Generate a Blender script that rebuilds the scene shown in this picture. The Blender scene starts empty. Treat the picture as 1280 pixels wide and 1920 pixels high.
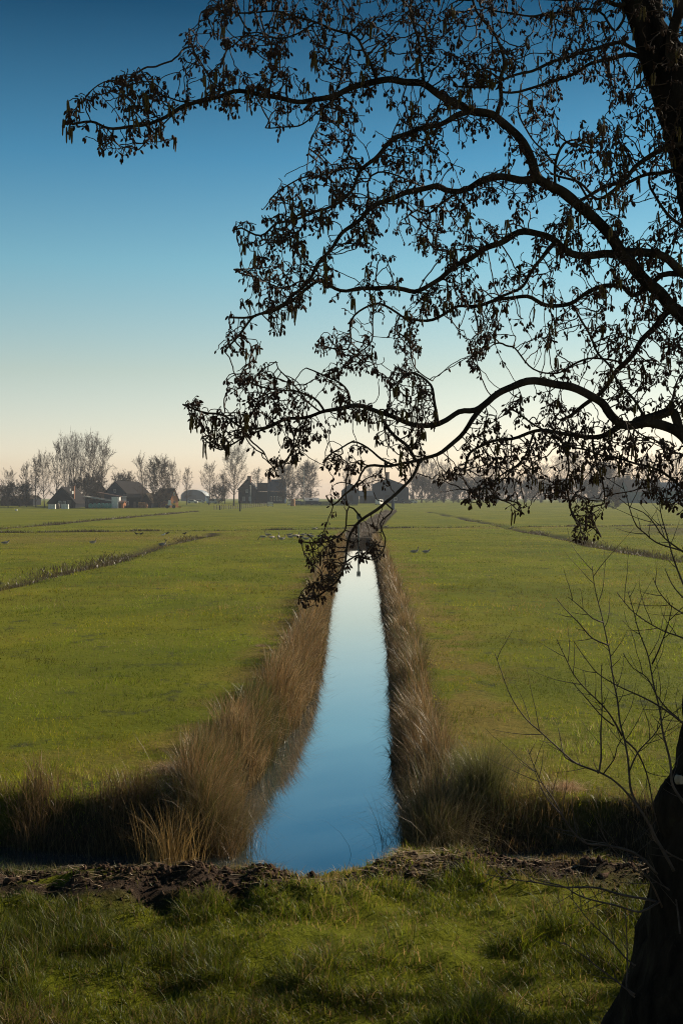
import bpy, math, random
import numpy as np
from mathutils import Vector, Matrix
R = math.radians
rng = np.random.default_rng(7)
random.seed(7)
scene = bpy.context.scene
COL = scene.collection

# ---------------------------------------------------------------- camera, sky, sun, exposure
CAM_Z = 3.6
F = 2400.0                      # focal length in pixels of the 1280 x 1920 photograph
cam_data = bpy.data.cameras.new('camera')
cam = bpy.data.objects.new('camera', cam_data)
COL.objects.link(cam)
cam_data.sensor_fit = 'VERTICAL'
cam_data.sensor_height = 36.0
cam_data.lens = 36.0 * F / 1920.0
cam_data.clip_start = 0.1
cam_data.clip_end = 9000
cam.location = (0, 0, CAM_Z)
cam.rotation_euler = (R(90) - math.atan(27 / F), 0, math.atan(25 / F))
scene.camera = cam
CAM_R = cam.rotation_euler.to_matrix()

SUN_AZ, SUN_EL = R(58), R(27)   # sun ahead and to the right
SUN_DIR = Vector((math.sin(SUN_AZ) * math.cos(SUN_EL), math.cos(SUN_AZ) * math.cos(SUN_EL), math.sin(SUN_EL)))
world = bpy.data.worlds.new('World')
scene.world = world
world.use_nodes = True
wn, wl = world.node_tree.nodes, world.node_tree.links
wn.clear()
w_out = wn.new('ShaderNodeOutputWorld')
w_bg = wn.new('ShaderNodeBackground')
w_sky = wn.new('ShaderNodeTexSky')
w_sky.sky_type = 'NISHITA'
w_sky.sun_disc = False
w_sky.sun_elevation = SUN_EL
w_sky.sun_rotation = SUN_AZ
w_sky.air_density = 1.0
w_sky.dust_density = 0.6
w_sky.ozone_density = 2.0
w_tc = wn.new('ShaderNodeTexCoord')
w_sep = wn.new('ShaderNodeSeparateXYZ')
w_ramp = wn.new('ShaderNodeValToRGB')
w_mul = wn.new('ShaderNodeMix')
w_mul.data_type = 'RGBA'
w_mul.blend_type = 'MULTIPLY'
w_mul.inputs['Factor'].default_value = 1.0
SKY_RAMP = [(0.0, (1.0, 1.0, 1.0)), (1.0, (1.0, 1.0, 1.0))]
SKY_RAMP = [(0.0, [0.8248, 0.6582, 0.6265]), (0.0346, [0.8301, 0.7124, 0.6961]), (0.0966, [0.6704, 0.6132, 0.5131]), (0.1776, [0.3947, 0.5819, 0.5369]), (0.255, [0.1666, 0.4056, 0.4529]), (0.3556, [0.0249, 0.1434, 0.1921]), (0.6, [0.0187, 0.1147, 0.1633])]
while len(w_ramp.color_ramp.elements) < len(SKY_RAMP):
    w_ramp.color_ramp.elements.new(0.5)
for e, (p, c) in zip(w_ramp.color_ramp.elements, SKY_RAMP):
    e.position = p
    e.color = (c[0], c[1], c[2], 1)
wl.new(w_tc.outputs['Generated'], w_sep.inputs[0])
wl.new(w_sep.outputs['Z'], w_ramp.inputs[0])
wl.new(w_sky.outputs[0], w_mul.inputs['A'])
wl.new(w_ramp.outputs[0], w_mul.inputs['B'])
wl.new(w_mul.outputs['Result'], w_bg.inputs['Color'])
w_bg.inputs['Strength'].default_value = 0.13
wl.new(w_bg.outputs[0], w_out.inputs['Surface'])

sun_data = bpy.data.lights.new('sun', 'SUN')
sun_data.energy = 5.0
sun_data.angle = R(0.53)
sun_data.color = (1.0, 0.87, 0.68)
sun = bpy.data.objects.new('sun', sun_data)
COL.objects.link(sun)
sun.rotation_euler = SUN_DIR.to_track_quat('Z', 'Y').to_euler()

scene.view_settings.view_transform = 'Standard'
scene.view_settings.look = 'None'
scene.view_settings.exposure = 0.6
scene.view_settings.gamma = 1.0
scene.render.engine = 'CYCLES'
scene.cycles.volume_bounces = 0
scene.cycles.max_bounces = 6
scene.cycles.use_denoising = True
scene.cycles.denoising_prefilter = 'NONE'
scene.cycles.denoising_input_passes = 'RGB_ALBEDO_NORMAL'
scene.cycles.use_adaptive_sampling = False
scene.cycles.filter_width = 1.05

# ---------------------------------------------------------------- helpers
def ray(px, py):
    return CAM_R @ Vector(((px - 640) / F, (960 - py) / F, -1.0))
def P(px, py, D):
    """world point seen at photograph pixel (px, py), D metres ahead"""
    d = ray(px, py)
    return Vector((0, 0, CAM_Z)) + d * (D / d.y)
def G(px, py, z=0.0):
    """world point where the ray through a pixel meets height z"""
    d = ray(px, py)
    return Vector((0, 0, CAM_Z)) + d * ((z - CAM_Z) / d.z)

def tag(o, label=None, cat=None, group=None, kind=None):
    if label: o['label'] = label
    if cat: o['category'] = cat
    if group: o['group'] = group
    if kind: o['kind'] = kind
    return o
def empty(name, loc, rz=0.0):
    o = bpy.data.objects.new(name, None)
    COL.objects.link(o)
    o.location = loc
    o.rotation_euler = (0, 0, rz)
    o.empty_display_size = 0.2
    return o
def mesh_data(name, V, Fs, mat=None, smooth=False, col=None):
    me = bpy.data.meshes.new(name)
    V = np.asarray(V, dtype=np.float32).reshape(-1, 3)
    me.vertices.add(len(V))
    me.vertices.foreach_set('co', V.ravel())
    loops, starts, n = [], [], 0
    for Fa in Fs:
        Fa = np.asarray(Fa, dtype=np.int32)
        if Fa.size == 0: continue
        loops.append(Fa.ravel())
        starts.append(n + np.arange(len(Fa), dtype=np.int32) * Fa.shape[1])
        n += Fa.size
    loops = np.concatenate(loops)
    starts = np.concatenate(starts).astype(np.int32)
    me.loops.add(len(loops))
    me.loops.foreach_set('vertex_index', loops)
    me.polygons.add(len(starts))
    me.polygons.foreach_set('loop_start', starts)
    if smooth:
        me.polygons.foreach_set('use_smooth', np.ones(len(starts), dtype=bool))
    if col is not None:
        at = me.color_attributes.new('Col', 'FLOAT_COLOR', 'POINT')
        c = np.ones((len(V), 4), dtype=np.float32)
        c[:, :3] = col
        at.data.foreach_set('color', c.ravel())
    me.update(calc_edges=True)
    me.validate()
    if mat: me.materials.append(mat)
    return me
def mk(name, V, Fs, mat=None, parent=None, smooth=False, col=None):
    o = bpy.data.objects.new(name, mesh_data(name, V, Fs, mat, smooth, col))
    COL.objects.link(o)
    if parent: o.parent = parent
    return o
def copy_tree(o, parent=None):
    c = o.copy()
    COL.objects.link(c)
    if parent: c.parent = parent
    for ch in o.children:
        copy_tree(ch, c)
    return c
class MB:
    """collects boxes, prisms and tubes for one mesh"""
    def __init__(s): s.V, s.F = [], []
    def add(s, V, faces):
        n = len(s.V)
        s.V += [tuple(v) for v in V]
        s.F += [tuple(i + n for i in f) for f in faces]
        return s
    def box(s, x0, x1, y0, y1, z0, z1):
        return s.add([(x0, y0, z0), (x1, y0, z0), (x1, y1, z0), (x0, y1, z0), (x0, y0, z1), (x1, y0, z1), (x1, y1, z1), (x0, y1, z1)],
                     [(0, 3, 2, 1), (4, 5, 6, 7), (0, 1, 5, 4), (1, 2, 6, 5), (2, 3, 7, 6), (3, 0, 4, 7)])
    def prism(s, prof, y0, y1):
        """profile of (x, z) points, counter-clockwise seen from -Y, extruded along y"""
        n = len(prof)
        V = [(x, y0, z) for x, z in prof] + [(x, y1, z) for x, z in prof]
        Fc = [tuple(range(n)), tuple(range(2 * n - 1, n - 1, -1))]
        for i in range(n):
            j = (i + 1) % n
            Fc.append((i, i + n, j + n, j))
        return s.add(V, Fc)
    def rings(s, centers, radii, n=8, axis_hint=None, caps=True):
        """tube through centers; radii scalars or (a, b) pairs"""
        C = [Vector(c) for c in centers]
        base = len(s.V)
        up = Vector(axis_hint) if axis_hint else Vector((0, 1, 0))
        for i, c in enumerate(C):
            t = (C[min(i + 1, len(C) - 1)] - C[max(i - 1, 0)]).normalized()
            a = up - t * up.dot(t)
            if a.length < 1e-4: a = Vector((1, 0, 0)) - t * t.x
            a.normalize()
            b = t.cross(a)
            ra, rb = radii[i] if isinstance(radii[i], (tuple, list)) else (radii[i], radii[i])
            for k in range(n):
                an = 2 * math.pi * k / n
                s.V.append(tuple(c + a * (math.cos(an) * ra) + b * (math.sin(an) * rb)))
        for i in range(len(C) - 1):
            for k in range(n):
                k2 = (k + 1) % n
                s.F.append((base + i * n + k, base + i * n + k2, base + (i + 1) * n + k2, base + (i + 1) * n + k))
        if caps:
            s.F.append(tuple(base + k for k in range(n - 1, -1, -1)))
            s.F.append(tuple(base + (len(C) - 1) * n + k for k in range(n)))
        return s
    def build(s, name, mat, parent=None, smooth=False):
        me = bpy.data.meshes.new(name)
        me.from_pydata(s.V, [], s.F)
        me.update()
        if smooth:
            me.polygons.foreach_set('use_smooth', np.ones(len(me.polygons), dtype=bool))
        if mat: me.materials.append(mat)
        o = bpy.data.objects.new(name, me)
        COL.objects.link(o)
        if parent: o.parent = parent
        return o

# value noise in numpy
_perm = np.random.default_rng(3).random((256, 256))
def vnoise(x, y):
    xi, yi = np.floor(x).astype(int), np.floor(y).astype(int)
    fx, fy = x - xi, y - yi
    fx = fx * fx * (3 - 2 * fx); fy = fy * fy * (3 - 2 * fy)
    g = lambda a, b: _perm[a & 255, b & 255]
    return (g(xi, yi) * (1 - fx) + g(xi + 1, yi) * fx) * (1 - fy) + (g(xi, yi + 1) * (1 - fx) + g(xi + 1, yi + 1) * fx) * fy
def fbm(x, y, o=4):
    s, a, t = 0, 1.0, 0
    for i in range(o):
        s = s + a * vnoise(x * 2 ** i + 17 * i, y * 2 ** i + 31 * i); t += a; a *= .5
    return s / t
def sstep(a, b, x):
    t = np.clip((x - a) / (b - a), 0, 1)
    return t * t * (3 - 2 * t)

# ---------------------------------------------------------------- materials
def new_mat(name):
    m = bpy.data.materials.new(name)
    m.use_nodes = True
    nt = m.node_tree
    return m, nt.nodes, nt.links, nt.nodes['Principled BSDF']
def noisy(name, c1, c2, scale=4.0, rough=0.85, bump=0.0, detail=4.0, spec=0.3, stretch=None, c3=None, metallic=0.0, lo=.35, hi=.65, bump_scale=None, bump_dist=.02):
    m, n, l, b = new_mat(name)
    tc = n.new('ShaderNodeTexCoord')
    src = tc.outputs['Object']
    if stretch:
        mp = n.new('ShaderNodeMapping'); mp.inputs['Scale'].default_value = stretch
        l.new(src, mp.inputs[0]); src = mp.outputs[0]
    no = n.new('ShaderNodeTexNoise'); no.inputs['Scale'].default_value = scale; no.inputs['Detail'].default_value = detail
    l.new(src, no.inputs['Vector'])
    r = n.new('ShaderNodeValToRGB')
    r.color_ramp.elements[0].position = lo; r.color_ramp.elements[0].color = (*c1, 1)
    r.color_ramp.elements[1].position = hi; r.color_ramp.elements[1].color = (*c2, 1)
    if c3:
        e = r.color_ramp.elements.new(min(.98, hi + .12)); e.color = (*c3, 1)
    l.new(no.outputs['Fac'], r.inputs[0]); l.new(r.outputs[0], b.inputs['Base Color'])
    b.inputs['Roughness'].default_value = rough
    b.inputs['Specular IOR Level'].default_value = spec
    b.inputs['Metallic'].default_value = metallic
    if bump:
        bp = n.new('ShaderNodeBump'); bp.inputs['Strength'].default_value = bump; bp.inputs['Distance'].default_value = bump_dist
        n2 = no
        if bump_scale:
            n2 = n.new('ShaderNodeTexNoise'); n2.inputs['Scale'].default_value = bump_scale; n2.inputs['Detail'].default_value = 5
            l.new(src, n2.inputs['Vector'])
        l.new(n2.outputs['Fac'], bp.inputs['Height']); l.new(bp.outputs[0], b.inputs['Normal'])
    return m
def leafy(name, translucent=0.4, rough=0.6, spec=0.25):
    """blade material: colour from the per-blade attribute, some light passes through"""
    m, n, l, b = new_mat(name)
    a = n.new('ShaderNodeAttribute'); a.attribute_name = 'Col'
    l.new(a.outputs['Color'], b.inputs['Base Color'])
    b.inputs['Roughness'].default_value = rough
    b.inputs['Specular IOR Level'].default_value = spec
    t = n.new('ShaderNodeBsdfTranslucent'); l.new(a.outputs['Color'], t.inputs['Color'])
    mx = n.new('ShaderNodeMixShader'); mx.inputs[0].default_value = translucent
    l.new(b.outputs[0], mx.inputs[1]); l.new(t.outputs[0], mx.inputs[2])
    l.new(mx.outputs[0], n['Material Output'].inputs['Surface'])
    return m
M = {}
M['grass'] = leafy('grass_blades', .45, .5, .28)
M['pasture'] = leafy('pasture_blades', .45, .6, .12)
M['rush'] = leafy('rush_blades', .35, .42, .4)
M['bark'] = noisy('alder_bark', (.020, .0155, .0115), (.070, .053, .038), 14, .95, 1.0, 6, .06, stretch=(1, 1, .45), c3=(.085, .09, .045), bump_scale=38, bump_dist=.015)
M['twig'] = noisy('alder_twig', (.036, .023, .017), (.08, .052, .037), 30, .75, spec=.15)
M['cone'] = noisy('alder_cone', (.028, .016, .012), (.07, .04, .027), 300, .9, .6, spec=.1, bump_dist=.003)
M['catkin'] = noisy('alder_catkin', (.055, .036, .013), (.15, .105, .03), 220, .85, .4, spec=.15, bump_dist=.002)
M['shoot'] = noisy('shoot_bark', (.035, .022, .017), (.085, .055, .042), 25, .6, spec=.3)
M['far_bark'] = noisy('tree_bark', (.035, .026, .018), (.07, .055, .04), 2, .9, spec=.1)
M['far_twig'] = noisy('tree_twig', (.045, .031, .023), (.088, .062, .046), .8, .95, spec=.1)
M['wall_dark'] = noisy('tarred_boards', (.012, .013, .016), (.022, .024, .03), 1.5, .95, spec=.05, stretch=(6, 6, .4))
M['wall_blue'] = noisy('blue_steel_sheet', (.014, .03, .05), (.024, .044, .07), 1.2, .9, spec=.06, stretch=(5, 5, .3))
M['wall_teal'] = noisy('teal_sheet', (.03, .09, .09), (.05, .13, .125), 1.2, .6, stretch=(5, 5, .3))
M['brick'] = noisy('brick_wall', (.16, .075, .045), (.26, .12, .07), 6, .9)
M['brick_orange'] = noisy('orange_brick', (.42, .16, .07), (.55, .24, .11), 4, .9)
M['tile_dark'] = noisy('dark_tiles', (.016, .015, .017), (.034, .03, .029), 3, .95, spec=.04, stretch=(1, 4, 4))
M['tile_red'] = noisy('weathered_red_tiles', (.12, .07, .055), (.2, .12, .09), 2, .85)
M['tile_brown'] = noisy('brown_sheet_roof', (.05, .04, .03), (.09, .07, .05), 2, .95, spec=.04)
M['roof_pale'] = noisy('pale_corrugated_roof', (.38, .35, .31), (.55, .5, .44), 2, .7)
M['white'] = noisy('white_paint', (.62, .6, .55), (.78, .76, .7), 2, .6)
M['wood'] = noisy('grey_wood', (.06, .05, .042), (.13, .11, .09), 3, .85, stretch=(4, 4, .6))
M['pane'] = noisy('window_pane', (.02, .03, .04), (.05, .06, .07), 1, .12, spec=.6)
M['bale'] = noisy('green_bale_wrap', (.03, .17, .14), (.06, .26, .21), 3, .4, spec=.5)
M['metal'] = noisy('galvanised_metal', (.32, .33, .34), (.5, .5, .5), 4, .45, metallic=.6)
M['rust'] = noisy('rusty_orange', (.22, .10, .045), (.4, .22, .1), 3, .85)
M['yellow'] = noisy('yellow_paint', (.55, .32, .03), (.65, .4, .05), 2, .5)
M['tyre'] = noisy('rubber', (.015, .015, .015), (.03, .03, .03), 5, .85)
M['car_dark'] = noisy('dark_car_paint', (.02, .025, .035), (.03, .036, .05), 1, .3, spec=.5)
M['green_pole'] = noisy('green_grey_pole', (.05, .075, .06), (.09, .11, .09), 5, .7)
M['straw'] = leafy('dead_straw', .25, .6, .3)
#MORE#

# ---------------------------------------------------------------- terrain
WATER_Z = -0.55
def sstep0(a, b, x):
    t = np.clip((x - a) / (b - a), 0, 1)
    return t * t * (3 - 2 * t)
def water_x(pts):
    q = [G(px, py, WATER_Z) for px, py in pts]
    q.sort(key=lambda v: v.y)
    return np.array([v.y for v in q]), np.array([v.x for v in q])
DAM_Y0, DAM_Y1 = 113.0, 117.0
LYw, LXw = water_x([(486, 1615), (492, 1590), (503, 1545), (517, 1495), (533, 1440), (553, 1385), (577, 1330), (597, 1270), (608, 1205), (614, 1150), (624, 1100), (638, 1055), (648, 1022)])
LXw = LXw - .44 * (1 - sstep0(15, 25, LYw)) - .05
RYw, RXw = water_x([(748, 1600), (740, 1545), (736, 1480), (735, 1400), (737, 1330), (734, 1270), (727, 1210), (721, 1165), (716, 1120), (709, 1080), (703, 1045), (695, 1022)])
RXw = RXw + .10 * (1 - sstep0(15, 25, RYw)) + .04
def ditch_edges(y):
    """left and right water edge of the main ditch"""
    l, r = np.interp(y, LYw, LXw), np.interp(y, RYw, RXw)
    c = np.interp(y, [117, 150, 247, 345], [.3, 1.6, 5.6, 10.0])
    l, r = np.where(y > DAM_Y1, c - .8, l), np.where(y > DAM_Y1, c + .8, r)
    return l + .035 * np.sin(y * 1.7) + .02 * np.sin(y * 4.1 + 1), r + .035 * np.sin(y * 1.4 + 2) + .025 * np.sin(y * 3.7)
SIDE = [(-14.6, 40, 131, .30), (18.7, 60, 330, .30), (-41.5, 120, 330, .35)]   # x, y from, y to, depth of the parallel ditches
def side_x(i, y):
    return SIDE[i][0] + .35 * np.sin(y * .11 + i) + .15 * np.sin(y * .37)
def cross_y(x):
    return 149.0 + .47 * x + 1.0 * np.sin(x * .13) + .4 * np.sin(x * .5)
RIM = 8.25
def rim_y(x):
    return RIM + .16 * np.sin(x * .9 + .6) + .10 * np.sin(x * 2.3) + .05 * np.sin(x * 5.1)
def terrain(x, y):
    x = np.asarray(x, float); y = np.asarray(y, float)
    z = .05 * (fbm(x * .35, y * .35, 3) - .5) + .035 * (fbm(x * 2.2, y * 2.2, 3) - .5)
    z = z + 1.25 * sstep(400, 500, y) + .10 * sstep(9, 25, y) * (fbm(x * .05, y * .05, 2) - .5)
    # side ditch along the dyke
    bank = 14.75 + .15 * np.sin(x * 1.1) + .1 * np.sin(x * 2.7 + 1)
    z = np.where(y < 20, z * sstep(14.2, 16, y) - 1.05 * (1 - sstep(bank - .3, bank + .65, y)), z)
    # dyke on the near side
    ry = rim_y(x)
    top = 1.17 + .16 * (fbm(x * 1.1 + 9, y * 1.1, 4) - .5) + .10 * (fbm(x * 4.2, y * 4.2, 3) - .5) + .02 * (x - .5) * 0
    heap = np.exp(-((y - (ry - .22)) / .26) ** 2) * (.02 + .10 * np.clip(fbm(x * 1.5 + 4, y * .6 + 2, 3) - .33, 0, 1) * 2)
    lumps = sstep(ry - .95, ry - .6, y) * .14 * (fbm(x * 7, y * 7, 4) - .5)
    dike = top + heap + lumps
    t = sstep(ry - .05, ry + 2.9, y)
    z = np.where(y < 12.2, dike * (1 - t) + -1.05 * t, z)
    # main ditch
    l, r = ditch_edges(y)
    d = np.maximum(l - x, x - r)            # >0 outside the water
    prof = np.where(d < 0, -.55 - .5 * np.clip(-d / .5, 0, 1), -.55 + .55 * sstep(-.12, .55, d))
    on = (y > 12.6) & ((y < DAM_Y0) | ((y > DAM_Y1) & (y < 345)))
    prof = np.where(y > DAM_Y1, prof * .35, prof)
    z = np.where(on & (d < .6), np.minimum(z, prof), z)
    for i, (sx, y0, y1, dep) in enumerate(SIDE):
        w = .8
        g = dep * np.exp(-((x - side_x(i, y)) / w) ** 2) * sstep(y0, y0 + 6, y) * (1 - sstep(y1 - 6, y1, y))
        z = z - g
    cy = cross_y(x)
    z = z - .55 * np.exp(-((y - cy) / .9) ** 2) * (np.abs(x) < 90) * (np.abs(x) > 1.5)
    return z

def lines(segs):
    out = [segs[0][0]]
    for a, b, st in segs:
        n = max(1, int(round((b - a) / st)))
        out += list(a + (b - a) * (np.arange(n) + 1) / n)
    return np.array(out)
xs = lines([(-1700, -200, 100), (-200, -60, 10), (-60, -43.5, 1.5), (-43.5, -39.5, .5), (-39.5, -17, 1.2), (-17, -12.5, .35), (-12.5, -4, .3), (-4, 4, .06), (4, 12, .25), (12, 16.5, .9), (16.5, 21, .35), (21, 60, 1.5), (60, 200, 10), (200, 1700, 100)])
ys = lines([(-9, 4.8, .6), (4.8, 9.2, .045), (9.2, 13, .12), (13, 16.5, .07), (16.5, 40, .13), (40, 112, .4), (112, 180, .6), (180, 350, 2.5), (350, 560, 8), (560, 2600, 85)])
X, Y = np.meshgrid(xs, ys)
Z = terrain(X, Y)
nx, ny = len(xs), len(ys)
idx = np.arange(nx * ny).reshape(ny, nx)
quads = np.stack([idx[:-1, :-1], idx[:-1, 1:], idx[1:, 1:], idx[1:, :-1]], -1).reshape(-1, 4)
# masks: R soil and mud, G dead grass / moss, B ditch banks
ry = rim_y(X)
soil = sstep(ry - .62, ry - .34, Y + .35 * (fbm(X * 2, Y * 2, 3) - .5)) * (1 - sstep(11.8, 12.4, Y)) * sstep(.30, .52, fbm(X * 1.8 + 5, Y * 3, 3) + .22 * np.exp(-((Y - ry + .3) / .4) ** 2))
dl, dr = ditch_edges(Y)
dd = np.maximum(dl - X, X - dr); dr = X - dr
near_ditch = (1 - sstep(.45, 1.0, dd)) * (Y > 12) * (Y < 345)
bank_m = np.clip(near_ditch + (1 - sstep(15.0, 15.6, Y)) * (Y > 11), 0, 1)
patchy = (1 - sstep(16.2, 20.0, Y)) * (Y > 12) * .7
moss = np.clip((1 - sstep(.9, 2.4, dd)) * sstep(.42, .62, fbm(X * 1.3, Y * .9, 3)) * (Y > 12) * (Y < 110) + patchy * sstep(.45, .65, fbm(X * 1.5, Y * 1.5, 3)), 0, 1)
for i, (sx, y0, y1, dep) in enumerate(SIDE):
    bank_m = np.maximum(bank_m, np.exp(-((X - side_x(i, Y)) / .8) ** 2) * (Y > y0) * (Y < y1) * sstep(.3, .5, fbm(X * .2, Y * .12, 2)))
cyg = cross_y(X)
bank_m = np.maximum(bank_m, np.exp(-((Y - cyg) / .8) ** 2) * (np.abs(X) < 90))
moss = np.maximum(moss, .9 * sstep(.5, .62, fbm(X * 1.1 + 7, Y * .55 + 2, 3)) * (1 - sstep(1.6, 3.2, dr)) * (dr > .3) * (X > 0) * (Y > 15) * (Y < 70))
moss = np.maximum(moss, np.exp(-((Y - cyg + 4.5) / 3.2) ** 2) * .8 * sstep(.35, .6, fbm(X * .15, Y * .3, 3)) * (np.abs(X) < 90))
moss = np.maximum(moss, .75 * sstep(.35, .65, fbm(X * .03 + 3, Y * .03, 2)) * np.exp(-((Y - 112) / 14) ** 2) * (X < -10))
mudp = np.exp(-(((X - 46) / 17) ** 4 + ((Y - 138) / 17) ** 4)) * .8     # brown field corner on the right
soil = np.maximum(soil, mudp)
ground = mk('ground', np.stack([X, Y, Z], -1), [quads], None, None, True, np.stack([soil, moss, bank_m], -1).reshape(-1, 3))
tag(ground, kind='structure')

m, n, l, b = new_mat('ground_turf')
g_pos = n.new('ShaderNodeNewGeometry')
att = n.new('ShaderNodeAttribute'); att.attribute_name = 'Col'
sp = n.new('ShaderNodeSeparateColor'); l.new(att.outputs['Color'], sp.inputs[0])
def g_noise(scale, detail=5, stretch=None, rough=.55):
    src = g_pos.outputs['Position']
    if stretch:
        mp = n.new('ShaderNodeMapping'); mp.inputs['Scale'].default_value = stretch; l.new(src, mp.inputs[0]); src = mp.outputs[0]
    t = n.new('ShaderNodeTexNoise'); t.inputs['Scale'].default_value = scale; t.inputs['Detail'].default_value = detail; t.inputs['Roughness'].default_value = rough
    l.new(src, t.inputs['Vector'])
    return t.outputs['Fac']
def g_ramp(fac, stops):
    r = n.new('ShaderNodeValToRGB')
    while len(r.color_ramp.elements) < len(stops): r.color_ramp.elements.new(.5)
    for e, (p, c) in zip(r.color_ramp.elements, stops): e.position = p; e.color = (*c, 1)
    l.new(fac, r.inputs[0]); return r.outputs[0]
def g_mix(fac, a, bb, blend='MIX'):
    x = n.new('ShaderNodeMix'); x.data_type = 'RGBA'; x.blend_type = blend
    if isinstance(fac, float): x.inputs['Factor'].default_value = fac
    else: l.new(fac, x.inputs['Factor'])
    l.new(a, x.inputs['A']); l.new(bb, x.inputs['B']); return x.outputs['Result']
def g_map(fac, a, bb, lo=0.0, hi=1.0):
    x = n.new('ShaderNodeMapRange'); l.new(fac, x.inputs[0])
    for i_, v_ in zip((1, 2, 3, 4), (a, bb, lo, hi)): x.inputs[i_].default_value = v_
    return x.outputs[0]
big = g_noise(.11, 7, (1, .7, 1), .62)
mid = g_noise(.9, 6)
fine = g_noise(9.0, 6, None, .7)
turf = g_ramp(fine, [(.28, (.03, .036, .002)), (.5, (.10, .11, .004)), (.72, (.20, .195, .012))])
turf2 = g_ramp(mid, [(.3, (.05, .06, .003)), (.55, (.125, .13, .005)), (.75, (.21, .19, .015))])
turf = g_mix(.5, turf, turf2)
turf3 = g_ramp(big, [(.34, (.07, .10, .004)), (.48, (.13, .145, .006)), (.58, (.175, .175, .009)), (.70, (.22, .175, .02))])
turf = g_mix(.6, turf, turf3)
clod = g_noise(1.1, 5, (1, .75, 1), .72)
turf = g_mix(g_map(clod, .56, .66, 0, .9), turf, g_ramp(fine, [(.3, (.03, .04, .012)), (.7, (.07, .075, .025))]))
dry = g_ramp(fine, [(.3, (.10, .075, .018)), (.6, (.21, .145, .035)), (.8, (.28, .17, .06))])
turf = g_mix(g_map(sp.outputs[1], 0, 1, 0, .8), turf, dry)
bankc = g_ramp(fine, [(.3, (.014, .011, .007)), (.6, (.04, .028, .016)), (.8, (.085, .06, .035))])
turf = g_mix(sp.outputs[2], turf, bankc)
soilc = g_ramp(g_noise(14, 8, None, .75), [(.3, (.018, .012, .009)), (.55, (.05, .033, .023)), (.75, (.10, .068, .048))])
turf = g_mix(sp.outputs[0], turf, soilc)
l.new(turf, b.inputs['Base Color'])
b.inputs['Roughness'].default_value = .95
b.inputs['Specular IOR Level'].default_value = .08
bp = n.new('ShaderNodeBump'); bp.inputs['Strength'].default_value = 1.0; bp.inputs['Distance'].default_value = .12
l.new(g_noise(6.0, 8, None, .7), bp.inputs['Height']); l.new(bp.outputs[0], b.inputs['Normal'])
ground.data.materials.append(m)

# water in the ditches: one level sheet, the banks cut it
m, n, l, b = new_mat('ditch_water')
b.inputs['Base Color'].default_value = (.03, .048, .054, 1)
b.inputs['Roughness'].default_value = .03
b.inputs['IOR'].default_value = 1.9
b.inputs['Coat Weight'].default_value = 1.0
b.inputs['Coat IOR'].default_value = 1.85
b.inputs['Coat Roughness'].default_value = .02
b.inputs['Specular IOR Level'].default_value = .5
geo_ = n.new('ShaderNodeNewGeometry')
mp = n.new('ShaderNodeMapping'); mp.inputs['Scale'].default_value = (1.2, .35, 1); l.new(geo_.outputs['Position'], mp.inputs[0])
nz = n.new('ShaderNodeTexNoise'); nz.inputs['Scale'].default_value = 2.2; nz.inputs['Detail'].default_value = 3; l.new(mp.outputs[0], nz.inputs['Vector'])
bp = n.new('ShaderNodeBump'); bp.inputs['Strength'].default_value = .12; bp.inputs['Distance'].default_value = .01
l.new(nz.outputs['Fac'], bp.inputs['Height']); l.new(bp.outputs[0], b.inputs['Normal'])
wxs, wys = lines([(-40, 40, 4)]), lines([(9.6, 112.9, 6)])
WX, WY = np.meshgrid(wxs, wys)
iw = np.arange(WX.size).reshape(WX.shape)
water = mk('water', np.stack([WX, WY, WX * 0 + WATER_Z], -1), [np.stack([iw[:-1, :-1], iw[:-1, 1:], iw[1:, 1:], iw[1:, :-1]], -1).reshape(-1, 4)], m)
tag(water, kind='structure')

# ---------------------------------------------------------------- blades
def blades(base, h, lean, lean_amt, width, cols, nseg=3, tipcol=None, droop=.5):
    """base (N,3), h (N), lean (N) direction angle, lean_amt (N) sideways reach as a share of h"""
    N = len(base)
    ts = np.linspace(0, 1, nseg + 1)
    fa = rng.uniform(0, 2 * np.pi, N)
    wx, wy = np.cos(fa), np.sin(fa)
    V = np.zeros((N, 2 * nseg + 1, 3), np.float32)
    C = np.zeros((N, 2 * nseg + 1, 3), np.float32)
    for i, t in enumerate(ts):
        off = lean_amt * h * t ** 1.8
        cx = base[:, 0] + np.cos(lean) * off
        cy = base[:, 1] + np.sin(lean) * off
        cz = base[:, 2] + h * t * np.sqrt(np.clip(1 - (lean_amt * t ** .8 * droop * 1.3) ** 2, .05, 1))
        w = width * (1 - .75 * t) * .5
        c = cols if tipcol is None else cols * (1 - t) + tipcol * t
        if i < nseg:
            V[:, 2 * i] = np.stack([cx - wx * w, cy - wy * w, cz], -1)
            V[:, 2 * i + 1] = np.stack([cx + wx * w, cy + wy * w, cz], -1)
            C[:, 2 * i] = c; C[:, 2 * i + 1] = c
        else:
            V[:, 2 * i] = np.stack([cx, cy, cz], -1); C[:, 2 * i] = c
    st = (np.arange(N) * (2 * nseg + 1))[:, None]
    q = np.array([[2 * i, 2 * i + 1, 2 * i + 3, 2 * i + 2] for i in range(nseg - 1)])
    Q = (st[:, :, None] + q[None]).reshape(-1, 4) if nseg > 1 else np.zeros((0, 4), int)
    T = st + np.array([2 * nseg - 2, 2 * nseg - 1, 2 * nseg])
    return V.reshape(-1, 3), [Q, T], C.reshape(-1, 3)
def mixcol(palette, N, jitter=.25):
    pal = np.array(palette)
    i = rng.integers(0, len(pal), N)
    j = rng.integers(0, len(pal), N)
    t = rng.random((N, 1))
    return (pal[i] * t + pal[j] * (1 - t)) * (1 + jitter * rng.standard_normal((N, 1))).clip(.4, 1.8)
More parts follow.
